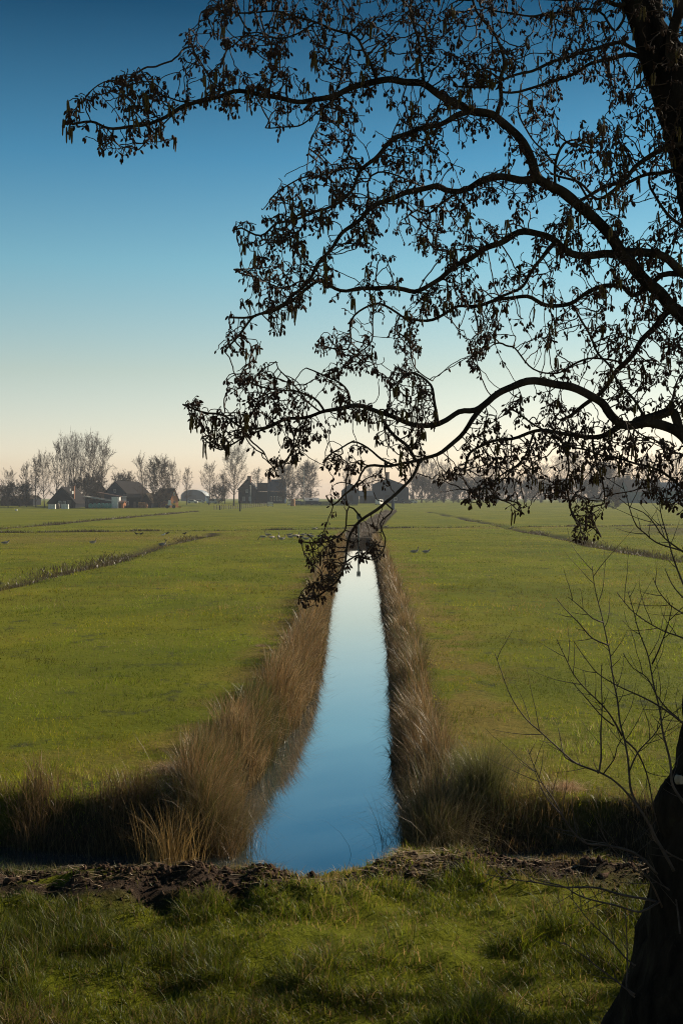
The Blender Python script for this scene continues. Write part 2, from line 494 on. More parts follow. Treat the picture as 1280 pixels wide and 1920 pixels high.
GREEN = [(.05, .075, .003), (.10, .125, .004), (.155, .17, .006), (.26, .255, .016), (.20, .21, .009)]
GREEN_D = [(.035, .06, .004), (.065, .10, .006), (.10, .135, .008), (.18, .195, .016)]
DRYG = [(.22, .17, .06), (.28, .2, .09), (.16, .11, .04)]

def grass_patch(name, N, sampler, hfun, wid, nseg, dryshare, label):
    x, y = sampler(N)
    z = terrain(x, y)
    h, keep, dryp = hfun(x, y, z)
    k = rng.random(len(x)) < keep
    x, y, z, h, dryp = x[k], y[k], z[k], h[k], dryp[k]
    n_ = len(x)
    c = mixcol(GREEN if 'pasture' in name else GREEN_D, n_)
    dr = rng.random(n_) < np.clip(dryshare + dryp, 0, 1)
    c[dr] = mixcol(DRYG, int(dr.sum()))
    # the sward changes colour from patch to patch: mossy yellow, fresh green, thin and dull
    tone = fbm(x * .55 + 13, y * .38 + 5, 4)[:, None]; hue = fbm(x * .21 + 40, y * .16 + 9, 3)[:, None]
    c = c * (.62 + .92 * sstep(.28, .72, tone)) * (np.array([[1.12, 1.0, .9]]) * sstep(.35, .65, hue) + np.array([[.86, 1.04, 1.0]]) * (1 - sstep(.35, .65, hue)))
    w = wid(x, y)
    V, Fs, C = blades(np.stack([x, y, z - .01], -1), h, rng.uniform(0, 6.28, n_), rng.uniform(.1, 1.3, n_), w, c, nseg)
    return tag(mk(name, V, Fs, M['pasture' if 'pasture' in name else 'grass'], None, False, C), label, 'grass', kind='stuff')

# grass on the dyke in front of the camera
def s_dike(N):
    y = rng.uniform(4.9, 8.9, N)
    return rng.uniform(-.5, .5, N) * (y * .62 + 2.2) + .12, y
def h_dike(x, y, z):
    clump = fbm(x * 1.6 + 2, y * 1.6 + 7, 3)
    tuft = sstep(.52, .66, fbm(x * 3.6 + 11, y * 4.2 + 3, 2))
    ry = rim_y(x)
    soil_ = sstep(ry - .6, ry - .32, y + .25 * (fbm(x * 2, y * 2, 3) - .5))
    rimgrass = np.exp(-((y - ry - .12) / .13) ** 2) * sstep(.40, .55, fbm(x * 1.7, y * 0 + 3, 2) + .25 * sstep(.7, 1.3, x) + .12 * sstep(-.6, -1.2, x))
    keep = (.22 + .8 * sstep(.36, .56, clump)) * (1 - .6 * sstep(.58, .68, fbm(x * 2.4 + 31, y * 3.0 + 13, 2))) * (1 - .66 * soil_) + rimgrass * .8
    h = .018 + .035 * sstep(.35, .65, clump) * rng.random(len(x)) + .11 * tuft * (1 - soil_) * rng.uniform(.3, 1, len(x)) + .03 * rng.random(len(x)) + .06 * rimgrass * rng.random(len(x))
    dry = .30 * (1 - sstep(.35, .55, clump)) + .35 * (1 - sstep(5.4, 6.8, y)) * sstep(.4, .6, fbm(x * .9, y * .9, 2)) + .3 * soil_
    return h, keep, dry
grass_patch('dyke_grass', 230000, s_dike, h_dike, lambda x, y: rng.uniform(.003, .0065, len(x)), 3, .08, 'long green grass on the dyke in the foreground')

# pasture grass: density falls with distance
def s_field(N):
    y = 14.95 * (165 / 14.95) ** rng.random(N)
    return rng.uniform(-.5, .5, N) * (y * .58 + 3) - .01 * y, y
def h_field(x, y, z):
    bare = sstep(.60, .70, fbm(x * 1.9 + 21, y * 1.2 + 5, 3))
    l_, r_ = ditch_edges(y)
    d = np.maximum(l_ - x, x - r_)
    keep = (d > .25).astype(float) * (.35 + .65 * sstep(.3, .55, fbm(x * .8, y * .8, 3)))
    clump = sstep(.60, .74, fbm(x * 2.6 + 3, y * 1.7 + 8, 2)) * sstep(.35, .6, fbm(x * .25, y * .2, 2))
    far = 1 + y / 60
    h = (.022 + .035 * rng.random(len(x)) + .11 * clump * rng.random(len(x)) * (1 - sstep(25, 90, y) * .5)) * np.minimum(far, 1.9)
    dry = .45 * sstep(.5, .7, fbm(x * .35 + 1, y * .35, 3)) + .2 * (1 - sstep(.8, 2.0, d))
    keep = keep * (1 - .85 * bare)
    keep = keep * (1 - .8 * np.exp(-(((x - 46) / 17) ** 4 + ((y - 138) / 17) ** 4)))
    return h, keep, dry
grass_patch('pasture_grass', 300000, s_field, h_field, lambda x, y: .0062 * (y / 14) ** .75 * rng.uniform(.7, 1.3, len(x)), 2, .10, 'short green pasture grass on the fields either side of the ditch')

# rushes on the banks
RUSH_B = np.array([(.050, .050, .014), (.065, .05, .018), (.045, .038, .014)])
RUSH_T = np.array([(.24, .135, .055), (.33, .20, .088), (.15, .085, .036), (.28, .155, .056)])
def rush_band(name, N, side, label):
    y = 14.75 * (113 / 14.75) ** (rng.random(N) ** 1.15)
    l_, r_ = ditch_edges(y)
    off = rng.beta(1.25, 1.6, N) * .66 - .05
    # separate tussocks along the bank, each with its own height, colour and lean
    yc = np.round(y / .55 + rng.normal(0, .22, N))
    hsh = np.modf(np.abs(np.sin(yc * 12.9898 + side * 3.1) * 43758.5453))[0]
    hsh2 = np.modf(np.abs(np.sin(yc * 78.233 + side * 1.7) * 24634.6345))[0]
    tus2 = vnoise(y * .38 + 3 + (0 if side < 0 else 21), off * 0 + 2)
    if side < 0: keep = .30 + .70 * sstep(.05, .4, hsh)
    else: keep = sstep(.15, .55, hsh) * (.05 + .95 * sstep(.28, .46, tus2))
    k = rng.random(N) < keep
    x = l_ - off if side < 0 else r_ + off
    x, y, off, hsh, hsh2, tus2 = x[k], y[k], off[k], hsh[k], hsh2[k], tus2[k]
    n_ = len(x)
    z = np.maximum(terrain(x, y), WATER_Z - .05)
    hmax = (.50 + .42 * hsh + .15 * tus2) * (1.0 if side < 0 else .9)
    h = hmax * (.35 + .7 * rng.beta(2.2, 1.3, n_)) * (.62 + .38 * sstep(.02, .22, off))
    lean = np.where(rng.random(n_) < .38, (0 if side < 0 else np.pi) + rng.normal(0, .9, n_), (hsh2 * 6.28 + rng.normal(0, 1.3, n_)))
    out = np.where(rng.random(n_) < .10, rng.uniform(.5, 1.2, n_), rng.uniform(.05, .55, n_))
    w = .0062 * np.maximum(1, (y / 14) ** .85) * rng.uniform(.55, 1.5, n_)
    tc = mixcol(RUSH_T, n_, .5)
    pale = rng.random(n_) < .13 + .30 * (hsh2 > .68)
    tc[pale] = mixcol([(.46, .32, .155), (.38, .25, .12), (.56, .41, .22)], int(pale.sum()))
    g = rng.random(n_) < .12 + .55 * (hsh2 < .2)
    tc[g] = mixcol([(.10, .11, .02), (.075, .085, .018), (.14, .13, .03)], int(g.sum()))
    br = rng.random(n_) < .035                # bent and broken pale stems
    lean[br] = rng.uniform(0, 6.28, int(br.sum())); out[br] = rng.uniform(.7, 1.5, int(br.sum())); h[br] *= rng.uniform(.6, 1.0, int(br.sum()))
    tc[br] = mixcol([(.60, .47, .30), (.50, .37, .22)], int(br.sum())); w[br] *= 1.25
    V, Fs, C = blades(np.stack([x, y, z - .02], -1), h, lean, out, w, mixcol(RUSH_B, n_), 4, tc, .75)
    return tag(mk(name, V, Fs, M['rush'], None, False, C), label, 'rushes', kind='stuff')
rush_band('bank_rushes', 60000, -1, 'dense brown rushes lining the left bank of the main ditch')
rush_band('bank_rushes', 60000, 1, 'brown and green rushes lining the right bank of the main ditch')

def strip_rushes(name, N, xyfun, hrange, wid, label, basec=RUSH_B, tipc=RUSH_T):
    x, y, hs, keep = xyfun(N)
    k = rng.random(N) < keep
    x, y, hs = x[k], y[k], hs[k]
    n_ = len(x)
    z = np.maximum(terrain(x, y), WATER_Z - .05)
    V, Fs, C = blades(np.stack([x, y, z - .02], -1), rng.uniform(*hrange, n_) * hs, rng.uniform(0, 6.28, n_), rng.uniform(.05, .75, n_), wid(y) * rng.uniform(.6, 1.5, n_), mixcol(basec, n_), 3, mixcol(tipc, n_, .5), .75)
    return tag(mk(name, V, Fs, M['rush'], None, False, C), label, 'rushes', kind='stuff')
# field edge on the side ditch, facing the camera
def edge_left(N):
    x = rng.uniform(-6.5, -1.32, N); y = 14.72 + .15 * np.sin(x * 1.1) + .1 * np.sin(x * 2.7 + 1) + rng.beta(1.5, 2.2, N) * 1.1
    xc = np.round(x / .32 + rng.normal(0, .25, N)); t = np.modf(np.abs(np.sin(xc * 12.9898) * 43758.5453))[0]
    return x, y, .45 + .75 * t, .25 + .75 * sstep(.1, .5, t)
strip_rushes('ditch_edge_rushes', 11000, edge_left, (.2, .62), lambda y: .0058, 'dark brown rushes along the left field edge above the side ditch')
def edge_right(N):
    x = rng.uniform(.75, 6.5, N); y = 14.72 + .15 * np.sin(x * 1.1) + .1 * np.sin(x * 2.7 + 1) + rng.beta(1.5, 2.2, N) * 1.0
    xc = np.round(x / .3 + rng.normal(0, .25, N)); t = np.modf(np.abs(np.sin(xc * 78.233) * 24634.6345))[0]
    near = sstep(2.2, .8, x)
    return x, y, .25 + .5 * t + .4 * near, .25 + .75 * sstep(.1, .5, t)
strip_rushes('ditch_edge_rushes', 7000, edge_right, (.15, .6), lambda y: .0058, 'low dark rushes and brambles along the right field edge by the tree')
# growth in the parallel ditches and the cross ditch
names_ = ['dead rushes in the narrow ditch crossing the left field', 'dead rushes in the narrow ditch crossing the right field', 'dark rushes in the far ditch behind the cross ditch on the left']
for i in range(3):
    def f(N, i=i):
        y = rng.uniform(SIDE[i][1] + 2, SIDE[i][2], N)
        if i == 1: y = np.where(rng.random(N) < .88, rng.uniform(62, 142, N), rng.uniform(168, 215, N))
        if i == 0: y = 42 + 80 * rng.random(N) ** 1.3
        t = vnoise(y * .12 + 10 * i, y * 0 + 1)
        return side_x(i, y) + rng.normal(0, .55, N), y, (.5 + .8 * t) * (1.5 if i == 2 else .85), sstep(.2, .6, t) if i < 2 else np.ones(N)
    strip_rushes('ditch_rushes', 9000, f, (.16, .34), lambda y: .02 + y * .00025, names_[i], np.array([(.04, .03, .014), (.05, .036, .016)]), np.array([(.10, .068, .03), (.07, .048, .022), (.13, .09, .042), (.075, .07, .018)]))
def fcross(N):
    x = rng.uniform(-60, 62, N)
    t = vnoise(x * .35, x * 0 + 9)
    return x, cross_y(x) + 1.15 + rng.normal(0, .2, N), .5 + .6 * t, .3 + .7 * sstep(.3, .6, t) * (np.abs(x) > 1.5)
strip_rushes('ditch_rushes', 14000, fcross, (.22, .42), lambda y: .05, 'thin dark line of dead grass along the cross ditch between the fields', np.array([(.03, .026, .016), (.04, .03, .02)]), np.array([(.07, .05, .032), (.05, .036, .025), (.12, .085, .05)]))
def ffar(N):
    y = 117 * (330 / 117) ** rng.random(N)
    l_, r_ = ditch_edges(y)
    return rng.uniform(-1.3, 1.3, N) + .5 * (l_ + r_), y, .6 + .5 * vnoise(y * .1, y * 0), np.ones(N)
strip_rushes('ditch_rushes', 26000, ffar, (.5, .9), lambda y: .02 + y * .0002, 'grey brown rushes filling the ditch beyond the dam', np.array([(.06, .05, .035), (.07, .055, .04)]), np.array([(.15, .115, .085), (.12, .09, .065), (.18, .14, .10)]))

# single tufts that stand out
def tuft(name, px, py, zb, n_, spread, hr, base_c, tip_c, label, cat, mat='rush', lean=(.1, .9), wid=.005, aim=None):
    p = G(px, py, zb)
    a = rng.uniform(0, 6.28, n_); r = np.abs(rng.normal(0, spread * .5, n_))
    x, y = p.x + np.cos(a) * r, p.y + np.sin(a) * r
    z = np.maximum(terrain(x, y), WATER_Z - .05)
    z0 = float(terrain(p.x, p.y))
    la = np.where(rng.random(n_) < .7, a + rng.normal(0, .5, n_), rng.uniform(0, 6.28, n_))
    V, Fs, C = blades(np.stack([x - p.x, y - p.y, z - z0 - .01], -1), rng.uniform(*hr, n_), la, rng.uniform(*lean, n_), wid * rng.uniform(.6, 1.4, n_), mixcol(base_c, n_), 4, mixcol(tip_c, n_, .3), .75)
    o = mk(name, V, Fs, M[mat], None, False, C)
    o.location = (p.x, p.y, z0)
    return tag(o, label, cat)
STRAW = [(.50, .34, .20), (.58, .42, .27), (.42, .27, .15)]
tuft('straw_tuft', 333, 1442, 0, 900, .34, (.06, .24), STRAW, STRAW, 'larger pale straw tuft beside the left rushes, nearest the camera', 'dead grass', 'straw', (.5, 1.8))
tuft('straw_tuft', 381, 1392, 0, 700, .28, (.06, .22), STRAW, STRAW, 'smaller pale straw tuft beside the left rushes, farther up the bank', 'dead grass', 'straw', (.5, 1.8))
tuft('straw_tuft', 1060, 1476, 0, 800, .30, (.06, .22), STRAW, STRAW, 'pale straw tuft on the right field behind the bare shoots', 'dead grass', 'straw', (.5, 1.8))
tuft('straw_tuft', 490, 1214, 0, 500, .24, (.05, .14), STRAW, DRYG, 'flat yellow grass tuft on the left field edge halfway up the ditch', 'dead grass', 'straw', (.6, 2.0))
tuft('rush_tussock', 905, 1490, 0, 1500, .42, (.45, .85), [(.05, .06, .015), (.06, .065, .02)], [(.15, .14, .045), (.11, .12, .03), (.24, .19, .09)], 'upright green brown rush tussock standing apart on the right bank', 'rush tussock')
tuft('rush_tussock', 815, 1578, -.45, 1900, .5, (.5, .9), RUSH_B, [(.20, .15, .08), (.30, .23, .13), (.14, .13, .04)], 'big drooping rush tussock at the corner of the right bank and side ditch', 'rush tussock', lean=(.1, 1.2))
tuft('rush_tussock', 405, 1580, -.5, 1900, .45, (.5, .95), RUSH_B, [(.17, .11, .055), (.13, .11, .03), (.24, .16, .08)], 'big brown rush tussock at the corner of the left bank and side ditch', 'rush tussock', lean=(.1, 1.1))
tuft('dry_reed_clump', 318, 1618, -.55, 420, .42, (.2, .9), [(.30, .19, .06), (.36, .24, .08)], [(.42, .27, .09), (.34, .2, .065)], 'golden dry reed clump in the side ditch left of the main ditch', 'reeds', 'straw', (.05, .75), .0065)
tuft('rush_tussock', 470, 1392, -.1, 700, .3, (.45, .8), [(.03, .04, .01), (.04, .05, .012)], [(.07, .08, .02), (.10, .10, .03)], 'dark green rush tussock among the brown rushes of the left bank', 'rush tussock')

nW = 70
yw = 15.5 * (60 / 15.5) ** rng.random(nW)
lw, rw = ditch_edges(yw)
side_w = rng.random(nW)
xw = np.where(side_w < .42, lw + np.abs(rng.normal(0, .16, nW)), np.where(side_w < .84, rw - np.abs(rng.normal(0, .16, nW)), lw + (rw - lw) * rng.random(nW)))
V, Fs, C = blades(np.stack([xw, yw, np.full(nW, WATER_Z + .002)], -1), rng.uniform(.004, .008, nW), rng.uniform(0, 6.28, nW), rng.uniform(3, 16, nW), rng.uniform(.006, .014, nW), mixcol([(.22, .16, .09), (.12, .09, .05), (.36, .28, .18)], nW), 2)
tag(mk('floating_litter', V, Fs, M['straw'], None, False, C), 'scattered dead leaves and stems floating on the ditch water', 'litter', kind='stuff')

# clods and broken straw on the soil rim of the dyke
def clods(N):
    V, Fq = [], []
    ico = np.array([(0, 0, 1), (.9, 0, .4), (.28, .85, .4), (-.73, .53, .4), (-.73, -.53, .4), (.28, -.85, .4), (.73, .53, -.4), (-.28, .85, -.4), (-.9, 0, -.4), (-.28, -.85, -.4), (.73, -.53, -.4), (0, 0, -1)])
    icf = np.array([(0, 1, 2), (0, 2, 3), (0, 3, 4), (0, 4, 5), (0, 5, 1), (1, 6, 2), (2, 7, 3), (3, 8, 4), (4, 9, 5), (5, 10, 1), (2, 6, 7), (3, 7, 8), (4, 8, 9), (5, 9, 10), (1, 10, 6), (6, 11, 7), (7, 11, 8), (8, 11, 9), (9, 11, 10), (10, 11, 6)])
    x = rng.uniform(-2.9, 2.9, N)
    y = rim_y(x) - np.abs(rng.normal(.08, .22, N)) + .08
    k = rng.random(N) < .25 + .75 * sstep(.4, .6, fbm(x * 1.5 + 4, y * .6 + 2, 3))
    x, y = x[k], y[k]
    z = terrain(x, y)
    s = rng.gamma(1.3, .0038, len(x)).clip(.0025, .028)
    V = ico[None] * s[:, None, None] * (1 + .45 * rng.standard_normal((len(x), 12, 1))).clip(.3, 1.9) * rng.uniform(.6, 1.4, (len(x), 1, 3))
    V = V + np.stack([x, y, z + s * .3], -1)[:, None, :]
    Fq = icf[None] + (np.arange(len(x)) * 12)[:, None, None]
    return V.reshape(-1, 3), [Fq.reshape(-1, 3)]
cV, cF = clods(17000)
M['soil'] = noisy('peat_clod', (.018, .011, .008), (.085, .052, .034), 30, .95, .8, 6, .08, bump_scale=90, bump_dist=.01)
tag(mk('soil_clods', cV, cF, M['soil']), 'dark crumbling soil clods dug up along the dyke edge', 'soil', kind='stuff')
nS = 900
x = np.concatenate([rng.normal(.42, .16, 330), rng.uniform(-2.5, 2.6, nS - 330)])
y = rim_y(x) - np.abs(rng.normal(.15, .2, nS))
base = np.stack([x, y, terrain(x, y) + rng.uniform(.0, .04, nS)], -1)
V, Fs, C = blades(base, rng.uniform(.02, .05, nS), rng.uniform(-.6, .8, nS) + np.pi * (rng.random(nS) < .5), rng.uniform(1.5, 4.5, nS), rng.uniform(.004, .008, nS), mixcol([(.42, .31, .19), (.3, .2, .12), (.5, .4, .28)], nS), 2)
tag(mk('straw_litter', V, Fs, M['straw'], None, False, C), 'pale broken reed straw lying on the soil heap', 'straw', kind='stuff')

# ---------------------------------------------------------------- bare trees
def tubes(segs, n=3):
    """segs: (N, 8) array of x0 y0 z0 x1 y1 z1 r0 r1 -> V, F"""
    s = np.asarray(segs, float)
    a, b_ = s[:, 0:3], s[:, 3:6]
    d = b_ - a
    d /= np.maximum(np.linalg.norm(d, axis=1, keepdims=True), 1e-9)
    h = np.where(np.abs(d[:, 2:3]) > .9, np.array([[1., 0, 0]]), np.array([[0, 0, 1.]]))
    u = np.cross(d, h); u /= np.linalg.norm(u, axis=1, keepdims=True)
    v = np.cross(d, u)
    an = np.arange(n) * 2 * np.pi / n
    ring = np.cos(an)[None, :, None] * u[:, None] + np.sin(an)[None, :, None] * v[:, None]
    V = np.concatenate([a[:, None] + ring * s[:, 6, None, None], b_[:, None] + ring * s[:, 7, None, None]], 1)
    k = np.arange(n); k2 = (k + 1) % n
    Fq = np.stack([k, k2, k2 + n, k + n], -1)[None] + (np.arange(len(s)) * 2 * n)[:, None, None]
    return V.reshape(-1, 3), [Fq.reshape(-1, 4)]
def bare_tree(seed, H, width, cb=.25, n1=22, n2=10, n3=9, up=.5, fork=1, trunk_r=None, twig_r=.022, shape='round', wob=.18):
    """crown and trunk segments of a leafless tree, H metres tall"""
    rg = random.Random(seed)
    tr, cr = [], []
    r0 = trunk_r or H * .016
    def poly(p, d, L, ra, rb, nseg, wobble, lift, out):
        pts = [p.copy()]
        for i in range(nseg):
            d = (d + Vector((rg.gauss(0, wobble), rg.gauss(0, wobble), rg.gauss(0, wobble * .7) + lift))).normalized()
            q = p + d * (L / nseg)
            a_ = ra + (rb - ra) * i / nseg; b__ = ra + (rb - ra) * (i + 1) / nseg
            out.append((*p, *q, a_, b__))
            p = q; pts.append(p.copy())
        return pts, d
    leaders = []
    base_pts, dd_ = poly(Vector((0, 0, -.3)), Vector((rg.gauss(0, .03), rg.gauss(0, .03), 1)), H * cb + .3, r0 * 1.25, r0 * .9, 3, .03, .02, tr)
    for f in range(fork):
        d0 = Vector((0, 0, 1)) if fork == 1 else Vector((math.cos(6.28 * f / fork + seed) * .45, math.sin(6.28 * f / fork + seed) * .45, 1)).normalized()
        pts, _ = poly(base_pts[-1], d0, H * (1 - cb) * .95, r0 * (.8 if fork == 1 else .65), .03, 8, .06, .06, tr)
        leaders.append([base_pts[-2]] + pts)
    for lead in leaders:
        for k in range(n1 // fork):
            t = (k + rg.random()) / (n1 // fork)
            f_ = t * (len(lead) - 1.001); i = int(f_)
            p = lead[i].lerp(lead[i + 1], f_ - i)
            if shape == 'round': sh = math.sqrt(max(.05, 1 - (1.75 * t - .8) ** 2))
            elif shape == 'vase': sh = .45 + .55 * math.sin(math.pi * min(1, t * .9 + .1))
            else: sh = .35 + .65 * (1 - t)
            L = width * .5 * sh * rg.uniform(.8, 1.15) * (1.0 + up * .35)
            an = k * 2.4 + rg.uniform(-.4, .4)
            d = Vector((math.cos(an), math.sin(an), up * rg.uniform(.5, 1.4) + t * .5)).normalized()
            rp = max(.03, r0 * .42 * (1 - t * .8))
            pts, _ = poly(p, d, L, rp, .028, 5, wob, .05 + up * .12, cr)
            for j in range(n2):
                t2 = .18 + .82 * (j + rg.random()) / n2
                g = t2 * (len(pts) - 1.001); i2 = int(g)
                p2 = pts[i2].lerp(pts[i2 + 1], g - i2)
                dm = (pts[i2 + 1] - pts[i2]).normalized()
                d2 = (dm + Vector((rg.gauss(0, .75), rg.gauss(0, .75), rg.gauss(.12, .55)))).normalized()
                L2 = L * .42 * rg.uniform(.6, 1.2) * (1.15 - .55 * t2)
                pts2, _ = poly(p2, d2, L2, .03, twig_r, 2, wob, .06 + up * .1, cr)
                for q in range(n3):
                    t3 = rg.uniform(.15, 1)
                    g3 = t3 * (len(pts2) - 1.001); i3 = int(g3)
                    p3 = pts2[i3].lerp(pts2[i3 + 1], g3 - i3)
                    d3 = ((pts2[i3 + 1] - pts2[i3]).normalized() + Vector((rg.gauss(0, .7), rg.gauss(0, .7), rg.gauss(.1, .6)))).normalized()
                    poly(p3, d3, max(.5, L2 * .5) * rg.uniform(.5, 1.2), twig_r, twig_r * .55, 1, 0, 0, cr)
    return tr, cr
TREE_KINDS = {}
def tree_proto(kind, **kw):
    tr, cr = bare_tree(**kw)
    H = kw['H']
    def unit(s):
        s = np.array(s); return s
    vt, ft = tubes(unit(tr), 7); vc, fc = tubes(unit(cr), 3)
    TREE_KINDS[kind] = (mesh_data(kind + '_trunk', vt, ft, M['far_bark'], True), mesh_data(kind + '_crown', vc, fc, M['far_twig']), H, kw['width'])
tree_proto('poplar', seed=1, H=20, width=8.5, cb=.15, n1=36, n2=9, n3=6, up=1.3, twig_r=.03, shape='vase', wob=.10)
tree_proto('broad', seed=2, H=20, width=15, cb=.16, n1=40, n2=11, n3=6, up=.9, twig_r=.027, shape='vase', wob=.12, fork=2)
tree_proto('round', seed=3, H=14, width=11, cb=.2, n1=32, n2=10, n3=6, up=.45, twig_r=.026, shape='round', wob=.17)
tree_proto('dense', seed=4, H=15, width=15, cb=.08, n1=54, n2=14, n3=9, up=.3, twig_r=.036, shape='round', wob=.2)
tree_proto('linden', seed=5, H=17, width=15, cb=.26, n1=38, n2=10, n3=6, up=.5, twig_r=.025, shape='round', wob=.17)
tree_proto('slim', seed=6, H=12, width=7, cb=.2, n1=26, n2=9, n3=6, up=.7, twig_r=.025, shape='round', wob=.18)
tree_proto('scrub', seed=8, H=7, width=8, cb=.03, n1=38, n2=13, n3=8, up=.6, twig_r=.034, shape='round', wob=.22, fork=3)
def tree(kind, px, top, D, label, group=None, wpx=None, cat='tree', name='bare_tree'):
    mt, mc, H, W = TREE_KINDS[kind]
    p = P(px, 933, D)
    zg = float(terrain(p.x, D))
    hh = CAM_Z - (top - 933) / F * D - zg
    root = empty(name, (p.x, D, zg), rng.uniform(0, 6.28))
    s = hh / H
    sx = s if wpx is None else (wpx / F * D) / W
    for nm, me in (('trunk', mt), ('crown', mc)):
        o = bpy.data.objects.new(nm, me); COL.objects.link(o); o.parent = root
    root.scale = (sx, sx, s)
    tag(root, label, cat, group)
    return root
FT = 'bare trees along the horizon'
# left farm
tree('round', 16, 888, 430, 'small round bare tree standing alone at the far left edge', FT, 34)
tree('slim', 50, 876, 440, 'slim bare tree left of the leaning one, behind the left barn', FT, 30)
tree('slim', 68, 866, 436, 'bare tree just left of the forked tree by the left farm', FT, 34)
tree('linden', 84, 862, 432, 'forked bare tree in front of the left farm barn', FT, 48)
tree('slim', 106, 838, 440, 'tall poplar at the left end of the poplar row', FT, 40)
tree('broad', 126, 833, 446, 'second poplar from the left in the row behind the farm', FT, 40)
tree('broad', 142, 829, 450, 'tallest poplar in the middle of the row behind the farm', FT, 44)
tree('broad', 166, 831, 448, 'wide spreading poplar at the right end of the poplar row', FT, 74)
tree('round', 190, 846, 455, 'outer poplar leaning right of the wide spreading one', FT, 50)
tree('scrub', 176, 900, 452, 'low dense bare bush behind the long shed of the left farm', FT, 50)
tree('scrub', 150, 905, 452, 'low bush at the feet of the poplar row', FT, 46)
tree('scrub', 36, 912, 440, 'dark low bush under the small trees at the far left', FT, 60)
tree('scrub', 8, 917, 446, 'dark low bush at the left picture edge', FT, 40)
tree('scrub', 232, 896, 480, 'faint bush just right of the big gabled barn', FT, 46)
tree('slim', 246, 897, 470, 'pale bare tree between the gabled barn and the two crowded trees', FT, 30)
tree('round', 268, 864, 430, 'taller left tree of the two crowded trees by the orange gable', FT, 36)
tree('dense', 300, 867, 425, 'dense rounded tree in front of the orange gabled house', FT, 58)
tree('round', 326, 874, 440, 'bare tree on the right shoulder of the dense rounded tree', FT, 30)
tree('slim', 350, 883, 470, 'slender young tree right of the orange gable', FT, 26)
tree('round', 392, 876, 460, 'round bare tree left of the tall spreading tree', FT, 42)
tree('linden', 438, 850, 450, 'tall spreading bare tree left of the manor house', FT, 76)
tree('round', 422, 893, 500, 'smaller bare tree behind the tall spreading tree', FT, 34)
tree('scrub', 410, 915, 500, 'reddish low bush beneath the tall spreading tree', FT, 40)
tree('slim', 483, 884, 560, 'bare tree showing above the middle roof of the manor house', FT, 36)
tree('dense', 543, 876, 500, 'dense domed tree covering the right end of the manor house', FT, 56)
tree('dense', 576, 873, 510, 'dense domed tree right of the manor house by the tall lamp post', FT, 48)
tree('poplar', 652, 862, 610, 'upright bare tree behind the narrow blue barn', FT, 32)
tree('slim', 690, 882, 640, 'faint bare tree between the two blue barns', FT, 36)
tree('slim', 712, 886, 640, 'faint bare tree behind the big blue barn', FT, 36)
# the belt on the right
belt = [(790, 862, 'linden', 60, 'tall tree at the left end of the right tree belt'), (812, 872, 'slim', 34, 'slim tree second from the left in the right tree belt'),
        (832, 874, 'round', 46, 'round tree third from the left in the right tree belt'), (858, 880, 'round', 40, 'round tree fourth from the left in the right tree belt'),
        (880, 868, 'slim', 34, 'slim taller tree fifth from the left in the right tree belt'), (905, 884, 'round', 44, 'round tree sixth from the left in the right tree belt'),
        (930, 878, 'linden', 50, 'spreading tree seventh from the left in the right tree belt'), (955, 868, 'slim', 34, 'slim tree eighth from the left in the right tree belt'),
        (985, 884, 'round', 46, 'round tree ninth from the left in the right tree belt'), (1015, 876, 'round', 44, 'round tree tenth from the left in the right tree belt'),
        (1048, 866, 'linden', 56, 'tall spreading tree in the middle of the right tree belt'), (1082, 858, 'linden', 60, 'tallest tree of the right tree belt behind the hanging catkins'),
        (1118, 872, 'dense', 60, 'dense tree left of the dark bush on the right'), (1152, 876, 'dense', 56, 'dense tree behind the dark bush on the right'),
        (1185, 880, 'round', 44, 'round tree left of the teal barn'), (1214, 866, 'linden', 60, 'tall tree behind the left end of the teal barn'),
        (1242, 872, 'round', 46, 'round tree behind the right end of the teal barn'), (1270, 862, 'linden', 60, 'tall tree at the right picture edge behind the barns')]
for px, top, kind, w, lab in belt:
    tree(kind, px, top, 600 + rng.uniform(-25, 25), lab, 'bare trees of the right tree belt', w)
for i, px in enumerate(range(778, 1190, 17)):
    tree('scrub', px + rng.uniform(-5, 5), 905 + rng.uniform(-8, 6), 585 + rng.uniform(-12, 12), 'bare undergrowth shrub in the long hedge below the right tree belt', 'hedge shrubs below the right tree belt', 34, 'shrub', 'bare_shrub')
tree('scrub', 1148, 922, 400, 'dark dense bush standing alone in the right field', None, 40, 'shrub', 'bare_shrub')

# two unseen alders added outside the frame so their bare crowns darken the foreground
for (x_, y_, h_, kind_, lab_) in ((6.7, 8.5, 8.0, 'round', 'bare alder added just outside the right picture edge to shade the foreground'), (11.5, 8.3, 10.0, 'linden', 'taller bare alder added out of view farther right to shade the foreground')):
    mt, mc, H_, W_ = TREE_KINDS[kind_]
    root = empty('bare_tree', (x_, y_, float(terrain(x_, y_))), 1.1 + x_)
    for nm, me in (('trunk', mt), ('crown', mc)):
        o = bpy.data.objects.new(nm, me); COL.objects.link(o); o.parent = root
    root.scale = (h_ / H_ * .8, h_ / H_ * .8, h_ / H_)
    tag(root, lab_, 'tree', 'added alders out of view on the dyke')

